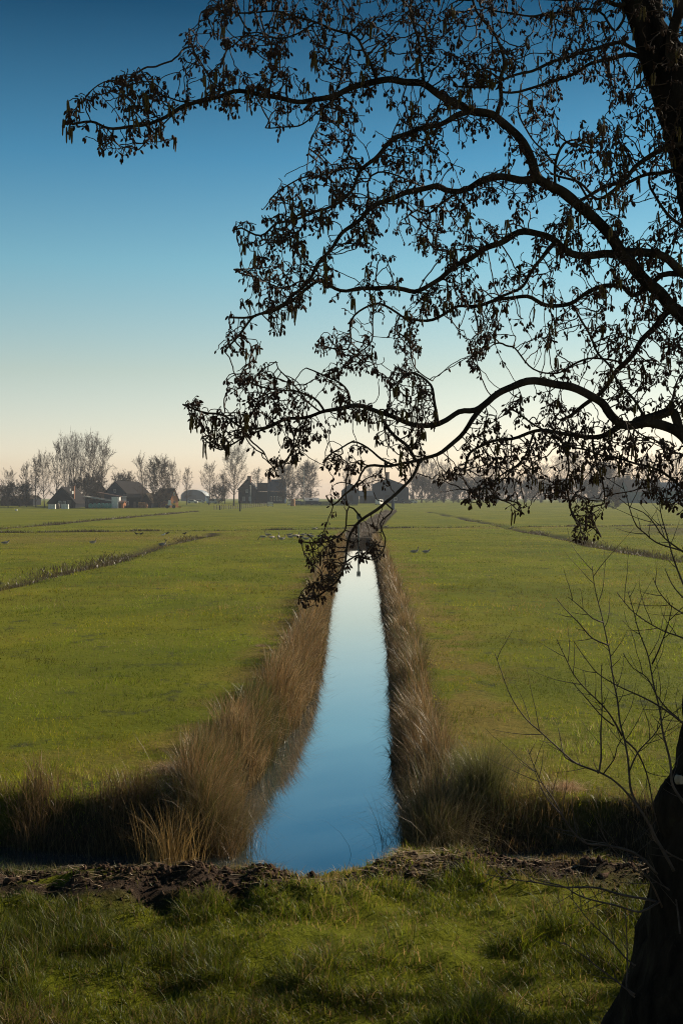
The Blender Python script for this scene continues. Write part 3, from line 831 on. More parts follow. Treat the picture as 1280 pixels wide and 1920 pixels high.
# ---------------------------------------------------------------- farms
def at(px, D, base=None):
    p = P(px, 933, D)
    return (p.x, D, float(terrain(p.x, D)) if base is None else base)
def ht(py, D):
    return CAM_Z - (py - 933) / F * D
def house(name, px0, px1, D, depth, eave_py, ridge_py, wall, roof, label, cat, rz=0, ridge_at=.5, windows=(), doors=(), chimneys=(), over=.3, gable_front=True, thick=.22):
    """gabled building; windows / doors: (u0, u1, z0, z1) on the front, u 0..1 across"""
    x0, x1 = at(px0, D)[0], at(px1, D)[0]
    w = x1 - x0
    zg = float(terrain((x0 + x1) / 2, D))
    root = empty(name, ((x0 + x1) / 2, D, zg), rz)
    e, r = ht(eave_py, D) - zg, ht(ridge_py, D) - zg
    mb, rb = MB(), MB()
    if gable_front:
        xr = -w / 2 + w * ridge_at
        mb.prism([(-w / 2, -.5), (w / 2, -.5), (w / 2, e), (xr, r), (-w / 2, e)], 0, depth)
        for (xa, sgn) in ((-w / 2, -1), (w / 2, 1)):
            sl = (r - e) / abs(xa - xr)
            xe = xa + sgn * over
            ze = e - over * sl
            prof = [(xe, ze + .02), (xr, r + .02), (xr, r + .02 + thick * 1.3), (xe, ze + .02 + thick)]
            if sgn > 0: prof = prof[::-1]
            rb.prism(prof, -over, depth + over)
    else:
        mb.box(-w / 2, w / 2, 0, depth, -.5, e)
        V = [(-w / 2, 0, e), (w / 2, 0, e), (w / 2, depth, e), (-w / 2, depth, e), (-w / 2, depth / 2, r), (w / 2, depth / 2, r)]
        mb.add([(x, y, z) for x, y, z in V], [(0, 4, 3), (1, 2, 5)])
        for s_ in (0, 1):
            ya, yb = (-over, depth / 2) if s_ == 0 else (depth + over, depth / 2)
            sl = (r - e) / (depth / 2); za = e - over * sl
            a_ = [(-w / 2 - over, ya, za + .02), (w / 2 + over, ya, za + .02), (w / 2 + over, yb, r + .02), (-w / 2 - over, yb, r + .02)]
            b2 = [(x, y, z + thick) for x, y, z in a_]
            rb.add(a_ + b2, [(0, 3, 2, 1), (4, 5, 6, 7), (0, 1, 5, 4), (1, 2, 6, 5), (2, 3, 7, 6), (3, 0, 4, 7)])
    mb.build('wall', M[wall], root)
    ro = rb.build('roof', M[roof], root)
    for (u, half, zt) in chimneys:
        c = MB(); xc_ = -w / 2 + u * w
        yc = depth * .15 if gable_front else depth / 2
        c.box(xc_ - half, xc_ + half, yc - half, yc + half, min(e, r) * .8, ht(zt, D) - zg)
        c.box(xc_ - half - .1, xc_ + half + .1, yc - half - .1, yc + half + .1, ht(zt, D) - zg + .003, ht(zt, D) - zg + .2)
        c.build('chimney', M['brick'], ro)
    for (u0, u1, z0, z1) in windows:
        xa, xb = -w / 2 + u0 * w, -w / 2 + u1 * w
        f = MB(); t = .1
        f.box(xa - t, xb + t, -.06, -.004, z0 - t, z0); f.box(xa - t, xb + t, -.06, -.004, z1, z1 + t)
        f.box(xa - t, xa, -.06, -.004, z0 + .002, z1 - .002); f.box(xb, xb + t, -.06, -.004, z0 + .002, z1 - .002)
        f.box((xa + xb) / 2 - .04, (xa + xb) / 2 + .04, -.055, -.006, z0 + .003, z1 - .003)
        fo = f.build('window', M['white'], root)
        MB().box(xa + .002, xb - .002, -.03, -.008, z0 + .002, z1 - .002).build('pane', M['pane'], fo)
    for (u0, u1, z0, z1, mm) in doors:
        MB().box(-w / 2 + u0 * w, -w / 2 + u1 * w, -.05, -.003, z0, z1).build('door', M[mm], root)
    return tag(root, label, cat)
house('low_shed', 2, 62, 455, 12, 936, 930, 'wall_dark', 'tile_brown', 'long low dark shed behind the bushes at the far left', 'shed', gable_front=False, doors=((.2, .32, 0, 2.4, 'wood'), (.6, .75, 0, 2.6, 'wood')))
b1 = house('barn', 89, 143, 424, 13, 943, 914, 'wall_dark', 'tile_dark', 'dark barn with steep roof and two roof lights on the left', 'barn', rz=R(-8), windows=((.40, .48, 1.0, 2.2), (.56, .64, 1.0, 2.2)), doors=((.70, .86, 0, 2.6, 'wood'),), chimneys=((.86, .35, 912),))
sk = MB(); sk.box(3.4, 3.6, .5, 1.4, 4.6, 5.6); sk.box(2.6, 2.8, .5, 1.4, 5.6, 6.4); sk.build('roof_light', M['white'], b1)
house('barn', 168, 203, 462, 14, 925, 904, 'wall_dark', 'tile_brown', 'brown roofed barn half hidden behind the long shed', 'barn', rz=R(10), doors=((.3, .6, 0, 3, 'wood'),))
house('barn', 193, 240, 440, 16, 925, 903.5, 'wall_blue', 'tile_dark', 'big dark barn with the tallest gable on the left farm', 'barn', rz=R(-20), doors=((.35, .62, 0, 3.6, 'wall_dark'),), windows=((.45, .53, 5.0, 6.0),))
house('farmhouse', 229, 264, 428, 9, 934, 928, 'wall_dark', 'tile_dark', 'low dark cottage with one white framed window', 'house', rz=R(0), windows=((.22, .36, .9, 2.1),), doors=((.62, .74, 0, 2.0, 'wood'),), gable_front=False)
MB().box(0, 1.5, 0, .12, 0, 1.7).build('white_board', M['white'], None)
wb = bpy.context.scene.objects['white_board']; wb.name = 'panel'; wb.parent = [o for o in COL.objects if o.name.startswith('farmhouse')][0]; wb.location = (-3.1, -.13, 2.1)
house('shed', 264, 284, 426, 7, 941, 926, 'wall_dark', 'tile_brown', 'small shed with pale gable edge right of the dark cottage', 'shed', rz=R(-12), doors=((.4, .6, 0, 2, 'wood'),))
house('shed', 286, 300, 440, 7, 938, 924, 'wall_dark', 'tile_dark', 'narrow dark shed behind the dense rounded tree', 'shed', doors=((.3, .7, 0, 2.2, 'wood'),))
# long lean-to with pale roof
sx0 = at(160, 418); sx1 = at(221, 418)
root = empty('open_shed', at(190, 418))
wS = (sx1[0] - sx0[0]) / 2
mb = MB(); mb.box(-wS, wS - 1.9, 5.6, 5.8, 0, 2.6); mb.box(-wS, -wS + .2, .3, 5.6, 0, 3.2)
for k in range(4): MB().box(-wS + .3 + k * 2.3, -wS + .5 + k * 2.3, .3, .5, 0, 3.1 - k * .26).build('post', M['wall_blue'], root)
mb.build('wall', M['wall_blue'], root)
MB().box(wS - 1.9, wS, 0, 6, 0, 3.7).build('end_wall', M['white'], root)
MB().prism([(-wS - .3, 3.75), (wS - 1.9, 2.25), (wS - 1.9, 2.55), (-wS - .3, 4.05)], -.4, 6.2).build('roof', M['roof_pale'], root)
MB().prism([(-wS + 3.6, 5.1), (wS + .2, 3.74), (wS + .2, 4.0), (-wS + 3.6, 5.35)], .8, 6.5).build('upper_roof', M['tile_red'], root)
tag(root, 'open lean-to shed with pale sloping roof and white end wall', 'shed')
house('outbuilding', 221, 231, 420, 5, 943.5, 940, 'brick_orange', 'tile_red', 'small brick outbuilding beside the white shed wall', 'shed', gable_front=False, doors=((.3, .6, 0, 1.5, 'wood'),))
# bales
def bale():
    o = MB()
    prof = [.3, .62, .70, .72, .70, .62, .3]
    ys_ = [-.62, -.60, -.45, 0, .45, .60, .62]
    o.rings([(0, y, .72) for y in ys_], prof, 20, (0, 0, 1))
    root = o.build('silage_bale', M['bale'], None, True)
    return root
bal0 = bale()
order = ['first', 'second', 'third', 'fourth', 'fifth', 'sixth', 'seventh', 'eighth', 'ninth', 'tenth', 'eleventh', 'twelfth', 'thirteenth', 'fourteenth', 'fifteenth', 'sixteenth', 'seventeenth']
for i, (px, dy, up) in enumerate([(170.5, 0, 0), (178, .5, 0), (185.5, .2, 0), (193, .7, 0), (200, .4, 0), (206, .9, 0)]):
    o = bal0 if i == 0 else bal0.copy()
    if i: COL.objects.link(o)
    o.location = at(px, 414 + dy)
    o.rotation_euler = (0, 0, rng.uniform(-.3, .3))
    o.scale = (1.05, 1, 1.2)
    tag(o, order[i] + ' green wrapped round bale from the left in front of the pale roofed shed', 'bale', 'green round bales by the shed')
# crates of white boards
for i, px in enumerate((98, 122.5)):
    o = MB()
    for k in range(4): o.box(-1.1, 1.1, -.5, .5, .06 + k * .36, .06 + k * .36 + .3)
    for k in (-.95, 0, .95): o.box(k - .06, k + .06, -.48, .48, .002, .055); [o.box(k - .06, k + .06, -.48, .48, .363 + j * .36, .417 + j * .36) for j in range(3)]
    o = o.build('crate_stack', M['white'])
    o.location = at(px, 400)
    tag(o, ['pale stack of crates at the left on the field edge', 'pale stack of crates nearer the bales on the field edge'][i], 'crates', 'pale crate stacks on the field edge')
o = MB().rings([(0, 0, 0), (.1, 0, .8), (.0, 0, 1.5), (.1, 0, 1.9)], [.55, .6, .5, .2], 9).build('covered_heap', M['wood'], None, True)
o.location = at(109, 402); tag(o, 'dark covered heap between the two pale crate stacks', 'heap')
# firewood heap / trailer
o = MB()
for k in range(26):
    xx, zz = (k % 7) * .36 - 1.1 + .12 * (k // 7 % 2), .2 + (k // 7) * .33
    o.rings([(xx, -.6 + .1 * (k % 3), zz), (xx, .6, zz)], [.175, .16], 7, (0, 0, 1))
o = o.build('log_pile', M['rust']); o.location = at(268, 418); o.scale = (1.2, 1, 1.5)
tag(o, 'stacked orange brown log pile beside the dark cottage', 'log pile')
# loader
root = empty('wheel_loader', at(318, 415), R(10))
MB().box(-.6, .7, -.7, .7, 1.0, 1.5).add([(-.5, -.6, 1.503), (.5, -.6, 1.503), (.5, .6, 1.503), (-.5, .6, 1.503), (-.4, -.5, 2.7), (.35, -.5, 2.7), (.35, .5, 2.7), (-.4, .5, 2.7)], [(0, 1, 5, 4), (1, 2, 6, 5), (2, 3, 7, 6), (3, 0, 4, 7), (4, 5, 6, 7)]).build('cab', M['white'], root)
MB().box(.703, 2.0, -.6, .6, .7, 1.7).box(-1.2, -.603, -.5, .5, .7, 1.35).build('body', M['yellow'], root)
MB().rings([(2.0, .3, 1.2), (2.8, .3, .9), (3.1, .3, .5)], [.14, .12, .1], 6).box(3.0, 3.7, -.8, .8, .15, .8).build('bucket', M['yellow'], root)
for sx_ in (-.75, 1.35):
    for sy_ in (-.75, .75):
        MB().rings([(sx_, sy_ - .18, .55), (sx_, sy_ + .18, .55)], [.55, .55], 14, (0, 0, 1)).build('wheel', M['tyre'], root)
tag(root, 'small yellow wheel loader with white cab below the dense rounded tree', 'loader')
house('house', 318, 336, 432, 9, 936, 917, 'brick_orange', 'tile_dark', 'house with bright orange brick gable behind the dense tree', 'house', rz=R(42), windows=((.42, .58, 4.0, 5.0),), doors=((.4, .6, 0, 2.1, 'wood'),))
# distant arched hall
root = empty('arched_hall', at(362, 900))
a0 = 46 / F * 900 / 2
prof = [(-a0, -.5), (a0, -.5)] + [(a0 * math.cos(t), 2.6 + 5.2 * math.sin(t)) for t in np.linspace(0, math.pi, 13)]
MB().prism(prof, 0, 30).build('wall', M['wall_blue'], root)
MB().prism([(a0 * 1.02 * math.cos(t), 2.75 + 5.3 * math.sin(t)) for t in np.linspace(.15, math.pi - .15, 13)] + [(a0 * 1.0 * math.cos(t), 2.62 + 5.22 * math.sin(t)) for t in np.linspace(math.pi - .15, .15, 13)], -.4, 30.4).build('roof', M['metal'], root)
MB().box(-2.5, 2.5, -.2, -.01, 0, 4).build('door', M['wall_dark'], root)
tag(root, 'distant grey hall with arched roof in the haze', 'hall')
# parked cars
def car(paint, px, D, label, rz, van=False):
    root = empty('parked_van' if van else 'parked_car', at(px, D), rz)
    hh = 2.0 if van else 1.45
    body = MB()
    prof = [(-2.1, .35), (2.1, .35), (2.15, .8), (1.35 if not van else 1.7, .95), (.7 if not van else 1.2, hh), (-1.3 if not van else -2.1, hh), (-2.0 if not van else -2.15, .95)]
    body.prism(prof, -.85, .85).build('body', M[paint], root)
    gl = MB().prism([(.62, .99), (.38 if not van else .6, hh - .1), (-1.15, hh - .1), (-1.5, .99)], -.858, .858).build('window', M['pane'], root)
    for wx_ in (-1.3, 1.3):
        for wy_ in (-.8, .8):
            wh = MB().rings([(wx_, wy_ - .12, .33), (wx_, wy_ + .12, .33)], [.33, .33], 14, (0, 0, 1)).build('wheel', M['tyre'], root)
            MB().rings([(wx_, wy_ - .125, .33), (wx_, wy_ + .125, .33)], [.18, .18], 10, (0, 0, 1)).build('rim', M['metal'], wh)
    return tag(root, label, 'van' if van else 'car', 'vehicles parked by the farms')
car('white', 361, 520, 'white car parked left of the round bare tree', 0)
car('metal', 375, 530, 'grey car parked between the two white vehicles', .1)
car('white', 398, 500, 'white van parked beside the round bare tree', .5, True)
car('car_dark', 592, 470, 'dark car parked along the dark fence', 0)
car('white', 711, 470, 'white van in front of the big blue barn', 1.2, True)
car('car_dark', 762, 500, 'dark car at the right corner of the big blue barn', .2)
car('metal', 772, 520, 'silver car right of the big blue barn', .4)
car('metal', 560, 472, 'grey car at the left end of the dark fence', .1)
car('car_dark', 650, 478, 'dark car in front of the narrow blue barn', .2)

# manor house: gabled end left, long roof, tall right block
D_ = 520
root = house('manor_house', 447, 480, D_, 10, 917, 899, 'wall_dark', 'tile_dark', 'dark manor house with stepped chimneys behind the fence', 'house', windows=((.25, .36, 1.0, 2.6), (.60, .71, 1.0, 2.6), (.43, .54, 4.4, 5.6)), chimneys=((.6, .75, 893),), over=.35)
k_ = D_ / F
def blk(mb, px0, px1, y0, y1, p_top, p_bot=None):
    xo = root.location.x
    zb = -.5 if p_bot is None else ht(p_bot, D_) - root.location.z
    return mb.box(at(px0, D_)[0] - xo, at(px1, D_)[0] - xo, y0, y1, zb, ht(p_top, D_) - root.location.z)
blk(MB(), 480.4, 501, 1, 9, 922).build('wall', M['wall_dark'], root)
xo = root.location.x
def slab(px0, px1, p0, p1, y0, y1, mat, nm):
    a_, c_ = at(px0, D_)[0] - xo, at(px1, D_)[0] - xo
    z0, z1 = ht(p0, D_) - root.location.z, ht(p1, D_) - root.location.z
    ym = (y0 + y1) / 2
    V = [(a_, y0, z0), (c_, y0, z0), (c_, ym, z1), (a_, ym, z1), (a_, y1, z0), (c_, y1, z0)]
    MB().add(V, [(0, 1, 2, 3), (3, 2, 5, 4), (0, 3, 4), (1, 5, 2), (0, 4, 5, 1)]).build(nm, M[mat], root)
slab(480.5, 501.2, 921.5, 905, .6, 9.4, 'tile_dark', 'roof')
blk(MB(), 501.6, 534, 0, 11, 921).build('wall', M['wall_blue'], root)
slab(501.4, 534.3, 920.5, 898.5, -.4, 11.4, 'wall_blue', 'roof')
blk(MB(), 500.6, 506.4, 4.2, 6.2, 895.5, 921).build('chimney', M['brick'], root)
for px in (507, 513, 519, 525):
    f = blk(MB(), px - .3, px + 3.3, -.07, -.004, 930.4, 939.5); fo = f.build('window', M['white'], root)
    blk(MB(), px, px + 3, -.1, -.075, 930.8, 939.1).build('pane', M['pane'], fo)
MB().add([(at(476, D_)[0] - xo, -.6, ht(903, D_) - root.location.z), (at(477, D_)[0] - xo, -.6, ht(903, D_) - root.location.z), (at(481.5, D_)[0] - xo, -.6, ht(916, D_) - root.location.z), (at(480.5, D_)[0] - xo, -.6, ht(916, D_) - root.location.z),
          (at(476, D_)[0] - xo, -.4, ht(903, D_) - root.location.z), (at(477, D_)[0] - xo, -.4, ht(903, D_) - root.location.z), (at(481.5, D_)[0] - xo, -.4, ht(916, D_) - root.location.z), (at(480.5, D_)[0] - xo, -.4, ht(916, D_) - root.location.z)],
         [(0, 1, 2, 3), (7, 6, 5, 4), (0, 4, 5, 1), (1, 5, 6, 2), (2, 6, 7, 3), (3, 7, 4, 0)]).build('bargeboard', M['white'], root)
house('barn', 640, 673, 500, 14, 921, 907.5, 'wall_blue', 'wall_blue', 'narrow dark blue barn left of the big blue barn', 'barn', doors=((.35, .65, 0, 3.2, 'wall_dark'),), over=.15)
bb = house('barn', 698, 756, 520, 18, 909, 898.5, 'wall_blue', 'wall_blue', 'big dark blue barn with chimney in the picture centre', 'barn', doors=((.4, .55, 0, 3.4, 'wall_dark'),), chimneys=((.48, .8, 886),), over=.15, windows=((.7, .78, 1.2, 2.4),))
xo2 = bb.location.x
MB().prism([(at(756.3, 520)[0] - xo2, -.5), (at(766, 520)[0] - xo2, -.5), (at(766, 520)[0] - xo2, ht(914.5, 520) - bb.location.z), (at(756.3, 520)[0] - xo2, ht(909.5, 520) - bb.location.z)], .5, 15).build('lean_to', M['wall_blue'], bb)
house('lean_to_shed', 674, 698, 510, 10, 930, 921, 'wall_blue', 'wall_blue', 'low dark shed joining the two blue barns', 'shed', gable_front=False, doors=((.3, .6, 0, 2.4, 'wall_dark'),))
house('low_shed', 572, 596, 500, 8, 939, 934.5, 'wall_blue', 'metal', 'low shed with pale metal roof right of the domed trees', 'shed', gable_front=False, doors=((.3, .6, 0, 1.8, 'wall_dark'),))
house('barn', 1180, 1245, 545, 22, 922, 900, 'wall_teal', 'tile_dark', 'teal barn with grey roof on the right of the tree belt', 'barn', gable_front=False, doors=((.3, .5, 0, 3.0, 'wall_blue'),), over=.5)
house('barn', 1247, 1300, 540, 20, 921, 905, 'wall_teal', 'wall_blue', 'blue green barn at the right picture edge', 'barn', gable_front=False, doors=((.3, .5, 0, 3.0, 'wall_blue'),))
# gutter strip of the teal barn
# fences, gates, posts
root = empty('post_fence', at(455, 400))
pA, pB = np.array(at(402, 380)), np.array(at(504, 455))
o0 = np.array(root.location)
for i in range(27):
    q = pA + (pB - pA) * i / 26
    z = float(terrain(q[0], q[1]))
    q = q - o0
    hh = 1.35 + rng.uniform(-.12, .12)
    MB().rings([(q[0], q[1], z - o0[2] - .3), (q[0] + rng.uniform(-.08, .08), q[1], z - o0[2] + hh)], [.11, .10], 6, (1, 0, 0)).build('post', M['wood'], root)
for zz in (.45, .95):
    mb = MB()
    for i in range(26):
        a_ = pA + (pB - pA) * i / 26; c_ = pA + (pB - pA) * (i + 1) / 26
        mb.rings([(a_[0] - o0[0], a_[1] - o0[1] - .08, float(terrain(a_[0], a_[1])) - o0[2] + zz), (c_[0] - o0[0], c_[1] - o0[1] - .08, float(terrain(c_[0], c_[1])) - o0[2] + zz)], [.035, .035], 4, (0, 0, 1))
    mb.build('rail', M['wood'], root)
tag(root, 'thin wooden post fence running across the field to the manor house', 'fence')
def post(px, p_top, D, r, mat, label, cat='post', name='wooden_post', cap=None):
    root = empty(name, at(px, D))
    h_ = ht(p_top, D) - root.location.z
    MB().rings([(0, 0, -.3), (.02, 0, h_ * .5), (0, 0, h_)], [r, r * .95, r * .85], 8, (1, 0, 0)).build('pole', M[mat], root)
    if cap == 'lamp':
        MB().rings([(0, 0, h_), (.0, -.5, h_ + .35), (0, -.9, h_ + .38)], [r * .7, r * .6, r * .5], 6, (1, 0, 0)).build('arm', M[mat], root)
        MB().box(-.22, .22, -1.6, -.9, h_ + .28, h_ + .48).build('lamp_head', M['white'], root)
    elif cap == 'band':
        MB().rings([(0, 0, .05), (0, 0, .45)], [r * 1.15, r * 1.15], 8, (1, 0, 0)).build('pale_band', M['white'], root)
    else:
        MB().rings([(0, 0, h_), (0, 0, h_ + r * .5)], [r * 1.1, r * .5], 8, (1, 0, 0)).build('cap', M[mat], root)
    return tag(root, label, cat)
post(450, 939, 335, .2, 'wall_dark', 'thick dark wooden post in the middle of the field fence')
post(412.5, 948, 365, .17, 'wall_dark', 'dark corner post at the left end of the field fence')
post(469.5, 912, 500, .14, 'white', 'white lamp post in front of the manor gable', 'lamp post', 'street_lamp', 'lamp')
post(570, 882, 505, .13, 'white', 'tall white lamp post between the domed trees', 'lamp post', 'street_lamp', 'lamp')
post(736, 940, 378, .50, 'wall_blue', 'broad dark post at the far end of the ditch')
post(31, 956, 346, .28, 'wall_dark', 'short dark post with pale foot in the far left field', 'post', 'wooden_post', 'band')
def gate(px0, px1, D, label):
    root = empty('field_gate', at((px0 + px1) / 2, D))
    w = (px1 - px0) / F * D / 2
    for k in range(3): MB().box(-w, w, -.05, .05, .35 + k * .55, .6 + k * .55).build('bar', M['white'], root)
    for s_ in (-w, w): MB().box(s_ - .08, s_ + .08, .052, .2, -.3, 1.75).build('post', M['wood'], root)
    tag(root, label, 'gate')
gate(502, 511.5, 440, 'white barred gate at the right end of the field fence')
gate(539, 545, 455, 'small white barred gate left of the brown stump')
o = MB().rings([(0, 0, -.3), (0, 0, .6), (.1, 0, 1.6), (.05, 0, 2.4), (.05, 0, 2.5)], [1.1, .85, .75, .8, .3], 12, (1, 0, 0)).build('tree_stump', M['rust'], None, True)
o.location = at(549, 450); o.scale = (.9, .9, 1); tag(o, 'thick reddish brown stump at the left end of the dark fence', 'stump')
root = empty('board_fence', at(612, 455))
w = 58 / F * 455
for i in range(13):
    MB().box(-w + i * w * 2 / 12 - .07, -w + i * w * 2 / 12 + .07, .052, .2, -.3, 1.55).build('post', M['wall_dark'], root)
mb = MB()
for k in range(4): mb.box(-w, w, -.04, .05, .12 + k * .36, .42 + k * .36)
mb.build('boards', M['wall_blue'], root)
tag(root, 'long dark board fence in front of the low shed and narrow blue barn', 'fence')

# dam at the end of the open water, with a green pole
lD, rD = ditch_edges(np.array([113.2]))
root = empty('plank_dam', (float(lD[0] + rD[0]) / 2, 113.3, WATER_Z))
mb = MB()
for i in range(16):
    x_ = -1.6 + i * .2
    mb.box(x_, x_ + .19, 0, .07, -.6, .42 + rng.uniform(-.03, .03))
mb.build('planks', M['wood'], root)
MB().box(-1.7, 1.7, -.12, -.003, .3, .42).build('beam', M['wood'], root)
tag(root, 'low dark plank dam closing the open water of the ditch', 'dam')
root = empty('measuring_pole', G(672, 1022, WATER_Z))
MB().rings([(0, 0, -.6), (0, 0, 1.6), (0, 0, 2.75)], [.07, .07, .06], 8, (1, 0, 0)).build('pole', M['green_pole'], root)
MB().box(-.16, .16, -.1, -.07, 2.3, 2.75).build('plate', M['green_pole'], root)
tag(root, 'slim green pole standing in the water before the plank dam', 'pole')

# ---------------------------------------------------------------- birds
def vcol_mat(name, rough=.7):
    m, n, l, b = new_mat(name)
    a = n.new('ShaderNodeAttribute'); a.attribute_name = 'Col'
    no = n.new('ShaderNodeTexNoise'); no.inputs['Scale'].default_value = 40
    mp_ = n.new('ShaderNodeMapRange'); mp_.inputs[3].default_value = .75; mp_.inputs[4].default_value = 1.2
    l.new(no.outputs['Fac'], mp_.inputs[0])
    x = n.new('ShaderNodeMix'); x.data_type = 'RGBA'; x.blend_type = 'MULTIPLY'; x.inputs['Factor'].default_value = 1
    l.new(a.outputs['Color'], x.inputs['A']); l.new(mp_.outputs[0], x.inputs['B'])
    l.new(x.outputs['Result'], b.inputs['Base Color']); b.inputs['Roughness'].default_value = rough
    return m
M['feather'] = vcol_mat('goose_feathers')
M['beak'] = noisy('orange_beak', (.5, .2, .05), (.6, .26, .07), 8, .5)
def goose_mesh(pose):
    """one continuous body swept from tail to head along +X"""
    zb = {'stand': .40, 'rest': .17, 'graze': .38, 'alert': .17}[pose]
    body = [(-.42, zb + .03, .015, .05), (-.34, zb + .03, .05, .10), (-.2, zb + .01, .11, .14), (0, zb, .15, .165), (.16, zb + .01, .145, .15), (.27, zb + .05, .10, .105)]
    if pose == 'stand': neck = [(.34, zb + .14, .06, .06), (.36, zb + .26, .04, .042), (.37, zb + .37, .036, .038), (.39, zb + .43, .044, .042), (.44, zb + .45, .045, .042), (.49, zb + .435, .028, .028)]
    elif pose == 'alert': neck = [(.34, zb + .13, .06, .06), (.36, zb + .24, .04, .042), (.365, zb + .36, .036, .038), (.385, zb + .42, .044, .042), (.435, zb + .44, .045, .042), (.485, zb + .425, .028, .028)]
    elif pose == 'rest': neck = [(.33, zb + .10, .065, .065), (.34, zb + .16, .05, .05), (.36, zb + .21, .045, .045), (.40, zb + .225, .046, .043), (.45, zb + .215, .04, .038), (.49, zb + .20, .026, .026)]
    else: neck = [(.36, zb + .02, .065, .06), (.44, zb - .08, .042, .042), (.50, zb - .18, .038, .038), (.545, zb - .25, .043, .042), (.58, zb - .29, .04, .04), (.61, zb - .325, .027, .027)]
    pts = body + neck
    mb = MB()
    mb.rings([(x, 0, z) for x, z, a, b__ in pts], [(b__ if False else b__, a) for x, z, a, b__ in pts], 12, (0, 1, 0))
    V = np.array(mb.V)
    C = np.zeros_like(V)
    for i in range(len(pts)):
        for k in range(12):
            v = V[i * 12 + k]; low = v[2] < pts[i][1] - .25 * pts[i][2]
            if i <= 1: c = (.8, .78, .74) if low else (.17, .14, .12)
            elif i <= 3: c = (.6, .55, .5) if low else (.2, .165, .135)
            elif i <= 5: c = (.66, .58, .5) if low else (.32, .27, .22)
            elif i <= 7: c = (.16, .13, .11)
            else: c = (.10, .08, .07)
            C[i * 12 + k] = c
    me = bpy.data.meshes.new('goose_body_' + pose)
    me.from_pydata(mb.V, [], mb.F); me.update()
    me.polygons.foreach_set('use_smooth', np.ones(len(me.polygons), dtype=bool))
    at_ = me.color_attributes.new('Col', 'FLOAT_COLOR', 'POINT')
    cc = np.ones((len(V), 4), np.float32); cc[:, :3] = C
    at_.data.foreach_set('color', cc.ravel())
    me.materials.append(M['feather'])
    x, z, a, b__ = pts[-1]
    bk = MB()
    d = Vector((pts[-1][0] - pts[-2][0], 0, pts[-1][1] - pts[-2][1])).normalized()
    p = Vector((x, 0, z))
    bk.rings([p - d * .005, p + d * .03, p + d * .07], [(.022, .022), (.017, .015), (.008, .005)], 8, (0, 1, 0))
    return me, bk, zb
GOOSE = {}
def goose(pose, px, py, label, face, group, s=1.0, z=None):
    if pose not in GOOSE:
        me, bk, zb = goose_mesh(pose)
        root = empty('grey_goose', (0, 0, 0))
        o = bpy.data.objects.new('body', me); COL.objects.link(o); o.parent = root
        bk.build('beak', M['beak'], root, True)
        if pose in ('stand', 'graze'):
            for s_ in (-.07, .07):
                MB().rings([(.02, s_, zb - .08), (.0, s_, .14), (.02, s_, .02), (.09, s_, .012)], [.024, .014, .014, .012], 6, (0, 1, 0)).build('leg', M['beak'], root)
        GOOSE[pose] = root
        r_ = root
    else:
        r_ = copy_tree(GOOSE[pose])
    p = G(px, py, 0)
    r_.location = (p.x, p.y, float(terrain(p.x, p.y)))
    r_.rotation_euler = (0, 0, face); r_.scale = (s * .68,) * 3
    return tag(r_, label, 'goose', group)
FL = 'geese of the flock left of the ditch'
flock = [('graze', 493, 1013, 2.9), ('stand', 503, 1009, 3.0), ('graze', 509, 1014, .6), ('stand', 522, 1013, 1.5), ('alert', 528, 1013, .4), ('rest', 543, 1005, .2), ('rest', 545, 1009, 3.3), ('graze', 553, 1011, .5),
         ('stand', 558, 1012, 1.2), ('rest', 565, 1010, 2.9), ('rest', 568, 1005, .3), ('rest', 574, 1013, .1), ('rest', 578, 1006, .3), ('rest', 584, 1008, 3.0), ('rest', 599, 1008, .2), ('rest', 590, 993, .4)]
fl_sorted = sorted(flock, key=lambda t: t[1])
for i, (po, px, py, fa) in enumerate(fl_sorted):
    what = {'graze': 'grazing', 'stand': 'standing', 'alert': 'sitting upright', 'rest': 'resting'}[po]
    goose(po, px, py, f'{what} grey goose, {order[i]} from the left in the flock by the ditch', fa, FL, 1.1)
goose('alert', 776, 1037, 'grey goose sitting with raised neck right of the ditch', .1, 'pair of geese right of the ditch', 1.0)
goose('rest', 798, 1037, 'resting grey goose with tucked neck, right one of the pair', .2, 'pair of geese right of the ditch', 1.0)
goose('rest', 723, 989, 'grey goose resting beyond the ditch end by the cross ditch', .2, 'lone geese on the fields', 1.0)
goose('rest', 10, 1021, 'grey goose resting at the left picture edge', .1, 'lone geese on the fields', 1.1)
goose('alert', 174, 1020, 'lone grey goose sitting upright in the left field', .2, 'lone geese on the fields', 1.0)
goose('alert', 304, 1018, 'grey goose with raised neck at the tip of the left ditch', .2, 'lone geese on the fields', 1.15)
def small_bird(name, px, py, col, label, cat, s, face, group=None):
    root = empty(name, (0, 0, 0))
    mb = MB().rings([(-.24, 0, .16), (-.12, 0, .17), (0, 0, .17), (.1, 0, .2), (.15, 0, .27), (.2, 0, .29), (.235, 0, .285)], [(.02, .01), (.05, .04), (.075, .075), (.065, .07), (.045, .045), (.04, .04), (.015, .015)], 10, (0, 1, 0))
    mb.build('body', col, root, True)
    MB().rings([(.232, 0, .285), (.29, 0, .275)], [.014, .004], 6, (0, 1, 0)).build('beak', M['beak'] if s < 0 else M['tyre'], root)
    for s_ in (-.03, .03): MB().rings([(.02, s_, .12), (.02, s_, .0)], [.01, .01], 5, (0, 1, 0)).build('leg', M['tyre'], root)
    p = G(px, py, 0)
    root.location = (p.x, p.y, float(terrain(p.x, p.y))); root.rotation_euler = (0, 0, face); root.scale = (abs(s) * .75,) * 3
    return tag(root, label, cat, group)
M['crow'] = noisy('black_feathers', (.01, .01, .012), (.025, .025, .03), 20, .5)
small_bird('crow', 256.5, 1004, M['crow'], 'left one of two black crows in the left field', 'crow', 1.3, 2.8, 'black crows in the left field')
